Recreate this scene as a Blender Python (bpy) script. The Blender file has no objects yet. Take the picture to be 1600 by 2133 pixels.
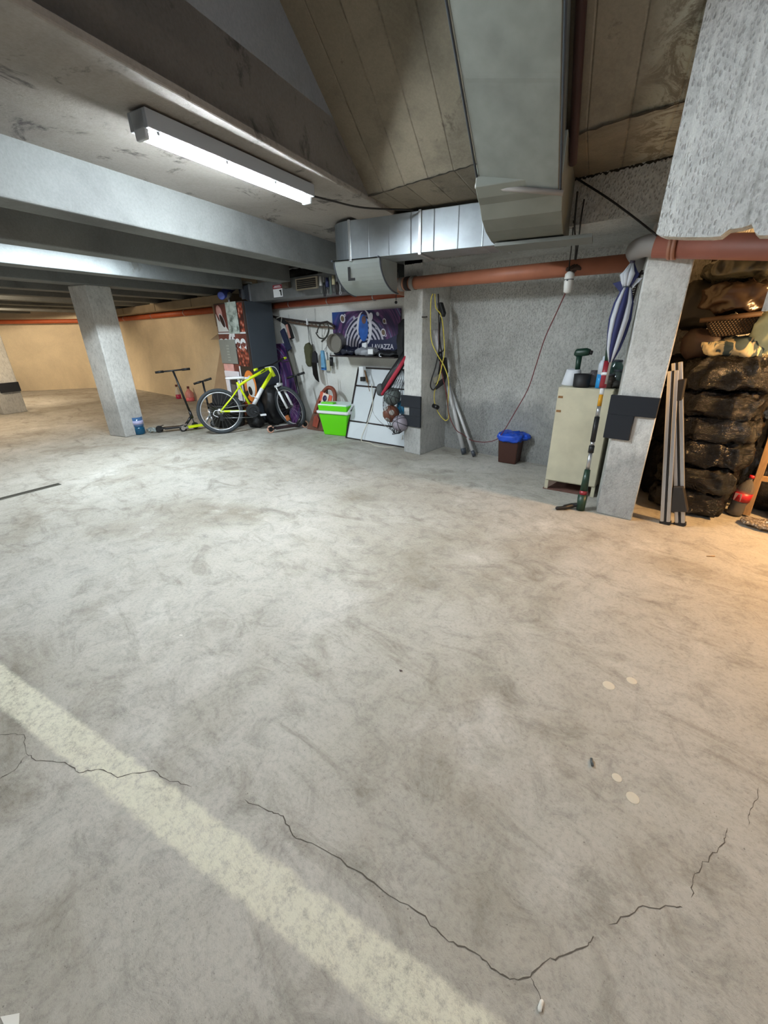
import bpy, math, random
from mathutils import Vector, Matrix, noise as mnoise
R = random.Random(7)
PI = math.pi
# ---------------------------------------------------------------- camera
FPX = 861.4
RT = Vector((0.7459, 0.6658, -0.01847)); UPV = Vector((-0.2532, 0.3090, 0.9167)); FW = Vector((-0.6160, 0.6791, -0.3994))
RT.normalize(); FW = (FW - RT * FW.dot(RT)).normalized(); UPV = RT.cross(FW)
CAM = Vector((0, 0, 1.4))
cd = bpy.data.cameras.new('camera'); cam = bpy.data.objects.new('camera', cd)
bpy.context.scene.collection.objects.link(cam)
cd.sensor_fit = 'HORIZONTAL'; cd.sensor_width = 36; cd.lens = FPX / 1600 * 36
cd.clip_start = 0.02; cd.clip_end = 100
m = Matrix.Identity(4)
for i in range(3):
    m[i][0] = RT[i]; m[i][1] = UPV[i]; m[i][2] = -FW[i]; m[i][3] = CAM[i]
cam.matrix_world = m
sc = bpy.context.scene; sc.camera = cam
# ---------------------------------------------------------------- exposure, world, lights
sc.view_settings.view_transform = 'Standard'; sc.view_settings.look = 'None'
sc.view_settings.gamma = 1; sc.view_settings.use_curve_mapping = False
EXPOSURE = 0.20
sc.view_settings.exposure = EXPOSURE
W = bpy.data.worlds.new('world'); sc.world = W; W.use_nodes = True
W.node_tree.nodes['Background'].inputs[0].default_value = (0.92, 0.93, 0.95, 1)
W.node_tree.nodes['Background'].inputs[1].default_value = 0.27
TUBE_EMIT = 330.0          # the visible fluorescent fitting
def light(kind, name, loc, energy, color, size=0.1, sizey=None, rot=None):
    l = bpy.data.lights.new(name, kind); l.energy = energy; l.color = color
    if kind == 'AREA':
        l.shape = 'RECTANGLE'; l.size = size; l.size_y = sizey or size
    else: l.shadow_soft_size = size
    o = bpy.data.objects.new(name, l); sc.collection.objects.link(o); o.location = loc
    if rot: o.rotation_euler = rot
    return o
BD = Vector((-0.289, 0.957, 0)).normalized(); NB = Vector((-BD.y, BD.x, 0))   # beam run, and across the beams
BANG = math.atan2(BD.y, BD.x)
def LS(lat, s, z=0): return Vector((NB.x * lat + BD.x * s, NB.y * lat + BD.y * s, z))
COOL = (0.80, 0.92, 1.0); WARM = (1.0, 0.56, 0.22); BEIGE = (1.0, 0.80, 0.56)
light('AREA', 'lamp_between_beams', LS(4.62, 3.0, 2.26), 85, COOL, 1.2, 0.12, (0, 0, BANG))
light('AREA', 'lamp_behind_camera', LS(1.9, -1.6, 2.26), 18, (.93, .97, 1), 1.2, 0.12, (0, 0, BANG))
light('AREA', 'lamp_right_of_camera', LS(-.9, -1.2, 2.6), 12, (.95, .98, 1), 1.2, 0.12, (0, 0, BANG))
light('POINT', 'white_wall_fill', (1.0, 1.25, 2.2), 27, (.93, .97, 1), .06)  # added unseen fill that brightens the rough white wall
light('POINT', 'warm_bulb_side_room', (0.95, 3.64, 1.46), 185, WARM, 0.05)
light('POINT', 'warm_lamp_far_bay', LS(9.2, 3.4, 2.2), 170, BEIGE, 0.10)
light('POINT', 'warm_lamp_far_corner', LS(12.3, 5.0, 2.2), 220, BEIGE, 0.10)
# ---------------------------------------------------------------- pixel -> place
def ray(x, y): return FW + RT * ((x - 800) / FPX) - UPV * ((y - 1066.5) / FPX)
def PZ(x, y, z=0.0): d = ray(x, y); return CAM + d * ((z - 1.4) / d.z)
def PY(x, y, Y): d = ray(x, y); return CAM + d * (Y / d.y)
def PL(x, y, L): d = ray(x, y); return CAM + d * (L / d.dot(NB))
def PP(x, y, p, n): d = ray(x, y); n = Vector(n); return CAM + d * ((Vector(p) - CAM).dot(n) / d.dot(n))
def PF(x, y, base): n = Vector((base[0], base[1], 0)); return PP(x, y, base, n)   # upright plane that faces the viewer's place through base
# ---------------------------------------------------------------- materials
MC = {}
def srgb(h):
    h = h.lstrip('#'); v = [int(h[i:i+2], 16) / 255 for i in (0, 2, 4)]
    return tuple(c / 12.92 if c <= .04045 else ((c + .055) / 1.055) ** 2.4 for c in v)
def mat(name, col, rough=0.6, metal=0.0, var=0.0, vs=12.0, bump=0.0, bs=60.0, trans=0.0, emit=0.0, stretch=None, coat=0.0, alpha=1.0, ior=1.45):
    if name in MC: return MC[name]
    if isinstance(col, str): col = srgb(col)
    M = bpy.data.materials.new(name); M.use_nodes = True; nt = M.node_tree; b = nt.nodes['Principled BSDF']
    b.inputs['Base Color'].default_value = (*col, 1); b.inputs['Roughness'].default_value = rough; b.inputs['Metallic'].default_value = metal
    if trans: b.inputs['Transmission Weight'].default_value = trans; b.inputs['IOR'].default_value = ior
    if coat: b.inputs['Coat Weight'].default_value = coat
    if alpha < 1: b.inputs['Alpha'].default_value = alpha
    if emit: b.inputs['Emission Color'].default_value = (*col, 1); b.inputs['Emission Strength'].default_value = emit
    tc = nt.nodes.new('ShaderNodeTexCoord'); src = tc.outputs['Object']
    if stretch:
        mp = nt.nodes.new('ShaderNodeMapping'); mp.inputs['Scale'].default_value = stretch; nt.links.new(src, mp.inputs['Vector']); src = mp.outputs[0]
    if var:
        n = nt.nodes.new('ShaderNodeTexNoise'); n.inputs['Scale'].default_value = vs; n.inputs['Detail'].default_value = 6; nt.links.new(src, n.inputs['Vector'])
        cr = nt.nodes.new('ShaderNodeValToRGB'); nt.links.new(n.outputs[0], cr.inputs[0])
        cr.color_ramp.elements[0].position = .3; cr.color_ramp.elements[1].position = .7
        cr.color_ramp.elements[0].color = (*[c * (1 - var) for c in col], 1); cr.color_ramp.elements[1].color = (*[min(1, c * (1 + var * .6)) for c in col], 1)
        nt.links.new(cr.outputs[0], b.inputs['Base Color'])
    if bump:
        n2 = nt.nodes.new('ShaderNodeTexNoise'); n2.inputs['Scale'].default_value = bs; n2.inputs['Detail'].default_value = 4; nt.links.new(src, n2.inputs['Vector'])
        bp = nt.nodes.new('ShaderNodeBump'); bp.inputs['Strength'].default_value = bump; bp.inputs['Distance'].default_value = .02
        nt.links.new(n2.outputs[0], bp.inputs['Height']); nt.links.new(bp.outputs[0], b.inputs['Normal'])
    MC[name] = M; return M
class NT:
    def __init__(s, name, rough=.85):
        s.m = bpy.data.materials.new(name); s.m.use_nodes = True; s.t = s.m.node_tree; s.b = s.t.nodes['Principled BSDF']
        s.b.inputs['Roughness'].default_value = rough
        s.tc = s.t.nodes.new('ShaderNodeTexCoord').outputs['Object']; MC[name] = s.m
    def L(s, a, b): s.t.links.new(a, b)
    def scale(s, v, rot=(0, 0, 0), loc=(0, 0, 0)):
        n = s.t.nodes.new('ShaderNodeMapping'); n.inputs['Scale'].default_value = v; n.inputs['Rotation'].default_value = rot; n.inputs['Location'].default_value = loc
        s.L(s.tc, n.inputs['Vector']); return n.outputs[0]
    def noise(s, sc, det=5, rough=.6, vec=None, dist=0):
        n = s.t.nodes.new('ShaderNodeTexNoise'); n.inputs['Scale'].default_value = sc; n.inputs['Detail'].default_value = det; n.inputs['Roughness'].default_value = rough
        n.inputs['Distortion'].default_value = dist; s.L(vec or s.tc, n.inputs['Vector']); return n.outputs[0]
    def vor(s, sc, vec=None, feat='F1'):
        n = s.t.nodes.new('ShaderNodeTexVoronoi'); n.inputs['Scale'].default_value = sc; n.feature = feat; s.L(vec or s.tc, n.inputs['Vector']); return n.outputs['Distance']
    def ramp(s, f, stops):
        n = s.t.nodes.new('ShaderNodeValToRGB'); s.L(f, n.inputs[0]); e = n.color_ramp.elements
        while len(e) < len(stops): e.new(.5)
        for i, (p, c) in enumerate(stops):
            e[i].position = p; e[i].color = (*c, 1) if not isinstance(c, (int, float)) else (c, c, c, 1)
        return n.outputs[0]
    def mix(s, f, a, b, mode='MIX'):
        n = s.t.nodes.new('ShaderNodeMix'); n.data_type = 'RGBA'; n.blend_type = mode
        for v, i in ((f, 0), (a, 6), (b, 7)):
            if isinstance(v, (int, float)): n.inputs[i].default_value = v
            elif isinstance(v, tuple): n.inputs[i].default_value = (*v, 1)
            else: s.L(v, n.inputs[i])
        return n.outputs[2]
    def math(s, op, a, b=0.0, c=None):
        n = s.t.nodes.new('ShaderNodeMath'); n.operation = op
        for v, i in ((a, 0), (b, 1), (c, 2)):
            if v is None: continue
            if isinstance(v, (int, float)): n.inputs[i].default_value = v
            else: s.L(v, n.inputs[i])
        return n.outputs[0]
    def dot(s, v):
        n = s.t.nodes.new('ShaderNodeVectorMath'); n.operation = 'DOT_PRODUCT'; s.L(s.tc, n.inputs[0]); n.inputs[1].default_value = v; return n.outputs['Value']
    def bump(s, h, st=.5, d=.01, prev=None):
        n = s.t.nodes.new('ShaderNodeBump'); n.inputs['Strength'].default_value = st; n.inputs['Distance'].default_value = d; s.L(h, n.inputs['Height'])
        if prev: s.L(prev, n.inputs['Normal'])
        return n.outputs[0]
    def out(s, col, nrm=None, rough=None):
        s.L(col, s.b.inputs['Base Color'])
        if nrm: s.L(nrm, s.b.inputs['Normal'])
        if rough: s.L(rough, s.b.inputs['Roughness'])
        return s.m
def concrete(name, col, dark=.6, blot=1.2, rough_bump=.3, pit=0.0, boards=None, stain=None, fine=70, damp=None, drips=False, seep=False):
    n = NT(name, .9); c = srgb(col)
    a = n.noise(blot, 7, .65, dist=.4); base = n.ramp(a, [(.30, tuple(x * dark for x in c)), (.50, c), (.72, tuple(min(1, x * 1.18) for x in c))])
    b = n.noise(fine, 4, .7); base = n.mix(.55, base, n.mix(1, base, n.ramp(b, [(.3, .72), (.62, 1.0)]), 'MULTIPLY'))
    h = n.noise(fine * .6, 5, .7); nr = n.bump(h, rough_bump, .008)
    if stain:
        sm = n.noise(stain[1], 6, .75, dist=.6); base = n.mix(n.ramp(sm, [(stain[2], 0.0), (stain[2] + .08, .85)]), base, srgb(stain[0]))
    if boards:   # plank impressions of the formwork: width, direction across
        u = n.math('MULTIPLY', n.dot(boards[1]), 1 / boards[0]); f = n.math('FRACT', u)
        edge = n.math('ABSOLUTE', n.math('SUBTRACT', f, .5)); ln = n.ramp(edge, [(.465, 0.0), (.5, 1.0)])
        brk = n.ramp(n.noise(5, 5, .8), [(.46, 0.0), (.62, 1.0)])
        g = n.math('MULTIPLY', ln, brk); base = n.mix(n.math('MULTIPLY', g, .75), base, tuple(x * .25 for x in c))
        wn = n.t.nodes.new('ShaderNodeTexWhiteNoise'); wn.noise_dimensions = '1D'; n.L(n.math('FLOOR', u), wn.inputs['W'])
        base = n.mix(.5, base, n.mix(1, base, n.ramp(wn.outputs['Value'], [(0, .7), (1, 1.15)]), 'MULTIPLY'))
        nr = n.bump(n.math('SUBTRACT', 1.0, ln), .5, .01, nr)
    if pit:
        sv = n.scale((1, 1, .5)); p = n.vor(85, sv); q = n.noise(34, 6, .75, sv)
        hh = n.math('ADD', n.ramp(p, [(.05, 0.0), (.45, 1.0)]), n.math('MULTIPLY', q, 1.5)); nr = n.bump(hh, pit, .010, nr)
        base = n.mix(.5, base, n.mix(1, base, n.ramp(q, [(.36, .5), (.52, 1.0)]), 'MULTIPLY'))
    if damp:   # rising damp stain with an uneven edge
        zz_ = n.math('ADD', n.dot((0, 0, 1)), n.math('MULTIPLY', n.math('SUBTRACT', n.noise(1.7, 6, .75), .5), 1.1)); base = n.mix(n.ramp(zz_, [(damp[0] - .12, damp[1]), (damp[0] + .12, 0.0)]), base, n.mix(1, base, (.52, .53, .54), 'MULTIPLY'))
    if drips:  # whitewash runs
        dn = n.noise(1.0, 4, .6, n.scale((26, 26, .8))); base = n.mix(n.ramp(dn, [(.58, 0.0), (.64, .8)]), base, srgb('#f0f2ef')); base = n.mix(n.ramp(n.noise(1.0, 3, .6, n.scale((19, 19, .6), (0, 0, 0), (7, 3, 2))), [(.62, 0.0), (.68, .4)]), base, srgb('#8f918d'))
    if seep:   # lime seepage along the right-hand edge
        l_ = n.math('ABSOLUTE', n.math('ADD', n.dot(tuple(NB)), .17)); sw_ = n.noise(7, 6, .8, None, 1.5); base = n.mix(n.math('MULTIPLY', n.ramp(l_, [(.0, .9), (.16, 0.0)]), n.ramp(sw_, [(.44, 0.0), (.54, 1.0)])), base, srgb('#aaa897'))
    return n.out(base, nr)
def sheetmetal(name, col='#8d959b', step=.22, axis=(1, 0, 0), rough=.42):
    n = NT(name, rough); c = srgb(col); n.b.inputs['Metallic'].default_value = .75
    a = n.noise(9, 4, .5); base = n.ramp(a, [(.3, tuple(x * .8 for x in c)), (.7, c)])
    u = n.math('FRACT', n.math('MULTIPLY', n.dot(axis), 1 / step)); seam = n.ramp(n.math('ABSOLUTE', n.math('SUBTRACT', u, .5)), [(.47, 0.0), (.5, 1.0)])
    return n.out(base, n.bump(seam, .5, .004))
C_SLAB = concrete('slab_concrete', '#928c86', .7, 1.0, .25, stain=('#3e3a3a', 2.4, .56))
C_BEAM = concrete('beam_concrete', '#787b7a', .68, 1.4, .3, stain=('#5d5c57', 3.0, .63))
C_PLANK = concrete('planked_concrete', '#7b7262', .55, 1.9, .4, stain=('#4c463a', 2.6, .6), boards=(.19, tuple(NB)), seep=True)
C_VOID = concrete('void_side_concrete', '#82868c', .7, 1.2, .2)
C_BACK = concrete('back_wall_plaster', '#e2e2dd', .86, 1.1, .25)
C_ROUGH = concrete('rough_wall_plaster', '#d2d3cf', .74, 1.5, .3, pit=.9, damp=(.62, .8))
C_WHITE = concrete('splashed_wall_plaster', '#e4e6e4', .82, 3.0, .3, pit=1.0, drips=True)
C_WARM_LIT = concrete('warm_lit_wall_plaster', '#dccdb0', .84, .8, .2, stain=('#8b7a5c', 1.6, .68))  # back wall plaster with the far bay's warm light put into its colour
C_COL = concrete('column_plaster', '#d6d6d2', .84, 2.5, .35, pit=.35, damp=(.55, .7))
# floor
def floor_mat():
    n = NT('floor_concrete', .78); c = srgb('#aca89e')
    big = n.noise(.8, 6, .6, dist=.5); base = n.ramp(big, [(.3, srgb('#8b8375')), (.5, c), (.7, srgb('#bab7af'))])
    st = n.noise(2.0, 8, .72, n.scale((1, 2.2, 1), (0, 0, .5)), 1.0); base = n.mix(n.ramp(st, [(.52, 0.0), (.70, .60)]), base, srgb('#6f675a'))
    pale = n.noise(1.6, 6, .7, n.scale((1, 1, 1), (0, 0, 0), (5, 3, 0))); base = n.mix(n.ramp(pale, [(.56, 0.0), (.7, .4)]), base, srgb('#d8d6cf'))
    sp = n.noise(60, 5, .75); base = n.mix(.6, base, n.mix(1, base, n.ramp(sp, [(.32, .62), (.5, 1.0), (.75, 1.1)]), 'MULTIPLY'))
    med = n.noise(7, 8, .8, None, .8); base = n.mix(.8, base, n.mix(1, base, n.ramp(med, [(.34, .66), (.50, 1.0), (.66, 1.10)]), 'MULTIPLY'))
    spk = n.noise(130, 3, .8); base = n.mix(n.ramp(spk, [(.64, 0.0), (.70, .7)]), base, srgb('#5a554c'))
    scr = n.noise(9, 6, .8, n.scale((1, 6, 1), (0, 0, .9)), .6); base = n.mix(n.ramp(scr, [(.62, 0.0), (.72, .35)]), base, srgb('#5c564d'))
    fl = n.vor(34); base = n.mix(n.ramp(n.math('ADD', fl, n.math('MULTIPLY', n.noise(6), .25)), [(.13, .75), (.19, 0.0)]), base, srgb('#4e4a44'))
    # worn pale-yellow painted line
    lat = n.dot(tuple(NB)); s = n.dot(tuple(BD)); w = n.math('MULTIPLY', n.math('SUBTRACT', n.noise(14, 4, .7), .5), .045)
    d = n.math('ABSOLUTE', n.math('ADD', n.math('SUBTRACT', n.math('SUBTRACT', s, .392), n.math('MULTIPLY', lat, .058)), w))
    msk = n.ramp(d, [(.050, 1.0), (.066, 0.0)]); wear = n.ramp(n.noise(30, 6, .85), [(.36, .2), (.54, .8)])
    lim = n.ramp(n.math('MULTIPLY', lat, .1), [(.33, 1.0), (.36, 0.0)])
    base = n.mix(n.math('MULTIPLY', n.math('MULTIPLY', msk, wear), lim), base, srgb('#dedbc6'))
    nr = n.bump(sp, .45, .007); nr = n.bump(med, .35, .012, nr); nr = n.bump(st, .25, .02, nr)
    return n.out(base, nr)
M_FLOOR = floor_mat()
BLACK = mat('black_plastic', '#17181a', .5); RUBBER = mat('black_rubber', '#1c1e20', .8, var=.2)
DGREY = mat('dark_grey_metal', '#474c54', .45, .3, var=.1, vs=3); STEEL = mat('bright_steel', '#c4c6c8', .3, .9); ALU = mat('aluminium', '#bfc1c4', .35, .85)
WHITE = mat('white_plastic', '#e6e8ea', .4); IRON = mat('dark_iron', '#3a3230', .7, .4, var=.3)
BROWNPIPE = mat('terracotta_pipe', '#a8694e', .5, var=.15, vs=6); REDPIPE = mat('brick_red_pipe', '#9c4a30', .5, var=.12, vs=6); GREYPIPE = mat('grey_pipe', '#85807c', .5)
REDCAB = mat('dark_red_cable', '#6e2a2c', .5); YELCAB = mat('yellow_cable', '#d6c655', .5); BLKCAB = mat('black_cable', '#1b1816', .6)
LIME = mat('lime_paint', '#d9ee12', .35, coat=.4); NAVY = mat('navy_fabric', '#1d2340', .8); OLIVE = mat('olive_fabric', '#4b4c34', .9, bump=.3)
GALV = sheetmetal('galvanised_sheet', '#a9b0b5', .2, tuple(-NB)); GALV2 = sheetmetal('galvanised_sheet_long', '#8f938f', .5, tuple(BD), .55); GALV3 = sheetmetal('galvanised_sheet_wall', '#8a8e90', .9, (1, 0, 0), .45)
# ---------------------------------------------------------------- mesh builder
def wloc(o):
    v = Vector((0, 0, 0))
    while o is not None:
        v += o.location; o = o.parent
    return v
class MB:
    def __init__(s, T=None): s.v = []; s.f = []; s.T = T; s.sm = []
    def add(s, vs, fs, smooth=False):
        k = len(s.v)
        for p in vs:
            p = Vector(p); s.v.append(s.T @ p if s.T else p)
        for f in fs: s.f.append([i + k for i in f]); s.sm.append(smooth)
        return s
    def box(s, a, b, rz=0.0, M=None):   # opposite corners, optional turn about its middle
        (x0, y0, z0), (x1, y1, z1) = a, b; c = Vector(((x0 + x1) / 2, (y0 + y1) / 2, (z0 + z1) / 2))
        ps = [Vector((x, y, z)) for z in (z0, z1) for x, y in ((x0, y0), (x1, y0), (x1, y1), (x0, y1))]
        if rz: r = Matrix.Rotation(rz, 3, 'Z'); ps = [c + r @ (p - c) for p in ps]
        if M is not None: ps = [M @ p for p in ps]
        return s.add(ps, [(3, 2, 1, 0), (4, 5, 6, 7), (0, 1, 5, 4), (1, 2, 6, 5), (2, 3, 7, 6), (3, 0, 4, 7)])
    def quadbox(s, q, n, t):   # four corners thickened by t against n
        q = [Vector(p) for p in q]; n = Vector(n).normalized() * t; return s.add(q + [p - n for p in q], [(0, 1, 2, 3), (7, 6, 5, 4), (0, 4, 5, 1), (1, 5, 6, 2), (2, 6, 7, 3), (3, 7, 4, 0)])
    def prism(s, poly, ext):   # polygon of 3D points pushed along ext
        k = len(poly); e = Vector(ext); poly = [Vector(p) for p in poly]
        return s.add(poly + [p + e for p in poly], [tuple(range(k))[::-1], tuple(range(k, 2 * k))] + [(i, (i + 1) % k, k + (i + 1) % k, k + i) for i in range(k)])
    def tube(s, path, r, n=10, closed=False, caps=True):
        P = [Vector(p) for p in path]; K = len(P); rr = r if isinstance(r, (list, tuple)) else [r] * K; vs = []; fs = []
        t0 = (P[1] - P[0]).normalized(); up = Vector((0, 0, 1)) if abs(t0.z) < .9 else Vector((1, 0, 0)); a = t0.cross(up).normalized()
        for i in range(K):
            if closed: t = (P[(i + 1) % K] - P[i - 1])
            else: t = P[min(i + 1, K - 1)] - P[max(i - 1, 0)]
            t = t.normalized() if t.length > 1e-9 else t0
            a = (a - t * a.dot(t)); a = a.normalized() if a.length > 1e-6 else t.orthogonal().normalized(); b = t.cross(a)
            for j in range(n):
                w = 2 * PI * j / n; vs.append(P[i] + (a * math.cos(w) + b * math.sin(w)) * rr[i])
        for i in range(K if closed else K - 1):
            for j in range(n):
                i2 = (i + 1) % K; fs.append((i * n + j, i * n + (j + 1) % n, i2 * n + (j + 1) % n, i2 * n + j))
        s.add(vs, fs, True)
        if caps and not closed: k = len(s.v) - K * n; s.f.append([k + j for j in range(n)][::-1]); s.sm.append(False); s.f.append([k + (K - 1) * n + j for j in range(n)]); s.sm.append(False)
        return s
    def cyl(s, a, b, r0, r1=None, n=16): return s.tube([a, b], [r0, r0 if r1 is None else r1], n)
    def flat(s, path, w, t, side):   # strap: flat ribbon with thickness
        P = [Vector(p) for p in path]; sd = Vector(side).normalized(); vs = []; fs = []; K = len(P)
        for i in range(K):
            tg = (P[min(i + 1, K - 1)] - P[max(i - 1, 0)]).normalized(); n = tg.cross(sd).normalized()
            for a, b in ((-1, -1), (1, -1), (1, 1), (-1, 1)): vs.append(P[i] + sd * a * w / 2 + n * b * t / 2)
        for i in range(K - 1):
            for j in range(4): fs.append((i * 4 + j, i * 4 + (j + 1) % 4, i * 4 + 4 + (j + 1) % 4, i * 4 + 4 + j))
        fs += [(3, 2, 1, 0), (K * 4 - 4, K * 4 - 3, K * 4 - 2, K * 4 - 1)]
        return s.add(vs, fs)
    def lathe(s, prof, n=24, o=(0, 0, 0), ax=(0, 0, 1)):
        ax = Vector(ax).normalized(); a = ax.orthogonal().normalized(); b = ax.cross(a); o = Vector(o); K = len(prof); vs = []; fs = []
        for r, z in prof:
            for j in range(n):
                w = 2 * PI * j / n; vs.append(o + ax * z + (a * math.cos(w) + b * math.sin(w)) * max(r, 1e-4))
        for i in range(K - 1):
            for j in range(n): fs.append((i * n + j, i * n + (j + 1) % n, i * n + n + (j + 1) % n, i * n + n + j))
        fs += [tuple(range(n))[::-1], tuple(range((K - 1) * n, K * n))]
        return s.add(vs, fs, True)
    def ball(s, c, r, n=20, sc=(1, 1, 1)):
        c = Vector(c); vs = []; fs = []; m_ = n // 2
        for i in range(m_ + 1):
            ph = PI * i / m_
            for j in range(n):
                w = 2 * PI * j / n; vs.append(c + Vector((math.sin(ph) * math.cos(w) * r * sc[0], math.sin(ph) * math.sin(w) * r * sc[1], math.cos(ph) * r * sc[2])))
        for i in range(m_):
            for j in range(n): fs.append((i * n + j, i * n + n + j, i * n + n + (j + 1) % n, i * n + (j + 1) % n))
        return s.add(vs, fs, True)
    def torus(s, c, ax, R_, r, n=40, k=10):
        ax = Vector(ax).normalized(); a = ax.orthogonal().normalized(); b = ax.cross(a); c = Vector(c)
        return s.tube([c + (a * math.cos(2 * PI * i / n) + b * math.sin(2 * PI * i / n)) * R_ for i in range(n)], r, k, closed=True)
    def pillow(s, c, half, p=4.0, nu=48, nv=24, wr=.0, fr=9.0, seed=0, rz=0.0, stretch=(1, 1, 1)):   # wrinkled cushion-like solid
        c = Vector(c); vs = []; fs = []; r = Matrix.Rotation(rz, 3, 'Z'); sd = Vector((seed * 3.1, seed * 1.7, seed * .9))
        def sp(v, e): return math.copysign(abs(v) ** e, v)
        e = 2 / p
        for i in range(nv + 1):
            ph = -PI / 2 + PI * i / nv
            for j in range(nu):
                w = 2 * PI * j / nu
                d = Vector((sp(math.cos(ph), e) * sp(math.cos(w), e), sp(math.cos(ph), e) * sp(math.sin(w), e), sp(math.sin(ph), e)))
                q = Vector((d.x * half[0], d.y * half[1], d.z * half[2]))
                if wr:
                    qq = Vector((q.x * stretch[0], q.y * stretch[1], q.z * stretch[2])) * fr + sd
                    k = (1 - abs(mnoise.noise(qq))) ** 3 - .5 + .5 * ((1 - abs(mnoise.noise(qq * 2.3))) ** 3 - .5)
                    q += d.normalized() * wr * k
                vs.append(c + r @ q)
        for i in range(nv):
            for j in range(nu): fs.append((i * nu + j, i * nu + (j + 1) % nu, i * nu + nu + (j + 1) % nu, i * nu + nu + j))
        return s.add(vs, fs, True)
    def build(s, name, material, parent=None, bevel=0.0, kind=None, seg=2):
        off = wloc(parent) if parent else Vector((0, 0, 0))
        me = bpy.data.meshes.new(name); me.from_pydata([tuple(v - off) for v in s.v], [], s.f); me.update()
        me.polygons.foreach_set('use_smooth', s.sm); me.materials.append(material)
        o = bpy.data.objects.new(name, me); sc.collection.objects.link(o)
        if parent: o.parent = parent
        if kind: o['kind'] = kind
        if bevel:
            b = o.modifiers.new('bevel', 'BEVEL'); b.width = bevel; b.segments = seg; b.limit_method = 'ANGLE'
        return o
def thing(name, label, cat, loc, group=None):
    o = bpy.data.objects.new(name, None); sc.collection.objects.link(o); o.location = loc; o.empty_display_size = .1
    o['label'] = label; o['category'] = cat
    if group: o['group'] = group
    return o
def tag(o, label, cat, group=None):
    o['label'] = label; o['category'] = cat
    if group: o['group'] = group
    return o
def struct(name, mb, material, bevel=0): return mb.build(name, material, None, bevel, 'structure')
def bez(pts, n=10):   # smooth curve through points
    P = [Vector(p) for p in pts]; out = []
    for i in range(len(P) - 1):
        p0 = P[max(i - 1, 0)]; p1 = P[i]; p2 = P[i + 1]; p3 = P[min(i + 2, len(P) - 1)]
        for k in range(n):
            t = k / n; out.append(.5 * ((2 * p1) + (p2 - p0) * t + (2 * p0 - 5 * p1 + 4 * p2 - p3) * t * t + (3 * p1 - p0 - 3 * p2 + p3) * t ** 3))
    return out + [P[-1]]
def letters(text, size, loc, xdir, updir, material, parent, name='lettering', ext=.0015, spacing=1.0, bold=0.0):
    cu = bpy.data.curves.new(name, 'FONT'); cu.body = text; cu.size = size; cu.extrude = ext; cu.space_character = spacing; cu.offset = bold
    cu.align_x = 'CENTER'; cu.align_y = 'CENTER'; cu.materials.append(material)
    t_ = bpy.data.objects.new('text_shape', cu); me = bpy.data.meshes.new_from_object(t_); bpy.data.objects.remove(t_); me.name = name
    if not me.materials: me.materials.append(material)
    o = bpy.data.objects.new(name, me); sc.collection.objects.link(o)
    x = Vector(xdir).normalized(); y = Vector(updir); y = (y - x * y.dot(x)).normalized(); z = x.cross(y)
    p = Vector(loc) - (wloc(parent) if parent else Vector((0, 0, 0)))
    mm = Matrix.Identity(4)
    for i in range(3): mm[i][0] = x[i]; mm[i][1] = y[i]; mm[i][2] = z[i]; mm[i][3] = p[i]
    if parent: o.parent = parent
    o.matrix_local = mm; return o
# ================================================================ THE SETTING
ZC = 2.32; ZB = 2.05; WY = 4.5
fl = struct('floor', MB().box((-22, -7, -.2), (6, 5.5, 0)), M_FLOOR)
# hairline cracks in the floor, shallow dark grooves
CRK = mat('crack_dark', '#57524a', .95)
def crack(pts, w):
    P = [PZ(*p) for p in pts]; Q = []
    for i in range(len(P) - 1):
        for k in range(5):
            q = P[i].lerp(P[i + 1], k / 5); amp = .018 * (P[i + 1] - P[i]).length / .3
            Q.append(q + Vector((R.uniform(-1, 1), R.uniform(-1, 1), 0)) * min(.006, amp) * (k > 0))
    Q.append(P[-1]); vs = []; fs = []
    for i, q in enumerate(Q):
        t = (Q[min(i + 1, len(Q) - 1)] - Q[max(i - 1, 0)]).normalized(); n = Vector((-t.y, t.x, 0)); ww = w * R.uniform(.35, 1.1) * (.2 if i in (0, len(Q) - 1) else 1)
        vs += [(q + n * ww / 2) + Vector((0, 0, .0006)), (q - n * ww / 2) + Vector((0, 0, .0006))]
        if i: fs.append((2 * i - 2, 2 * i - 1, 2 * i + 1, 2 * i))
    o = MB().add(vs, fs).build('crack', CRK, fl, kind='structure')
crack([(510, 1665), (560, 1690), (590, 1700), (610, 1740), (660, 1762), (740, 1812), (810, 1865), (870, 1900), (935, 1962), (990, 1985), (1030, 2020), (1062, 2040), (1105, 2035), (1130, 2008), (1175, 1990), (1225, 1970), (1237, 1950)], .0035)
crack([(1268, 1926), (1330, 1890), (1400, 1888), (1422, 1890)], .003)
crack([(1440, 1870), (1447, 1820), (1478, 1785), (1510, 1755), (1515, 1725)], .003)
crack([(1560, 1720), (1562, 1690), (1578, 1665), (1580, 1640)], .002)
crack([(0, 1530), (50, 1530), (55, 1570), (75, 1585), (135, 1588), (165, 1610), (205, 1602), (245, 1620), (320, 1605), (345, 1622), (400, 1640)], .0032)
crack([(50, 1578), (30, 1605), (0, 1622)], .0045)
crack([(1105, 2035), (1125, 2075), (1130, 2110)], .003)
crack([(0, 1075), (100, 1040), (420, 950), (560, 915)], .004)
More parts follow.
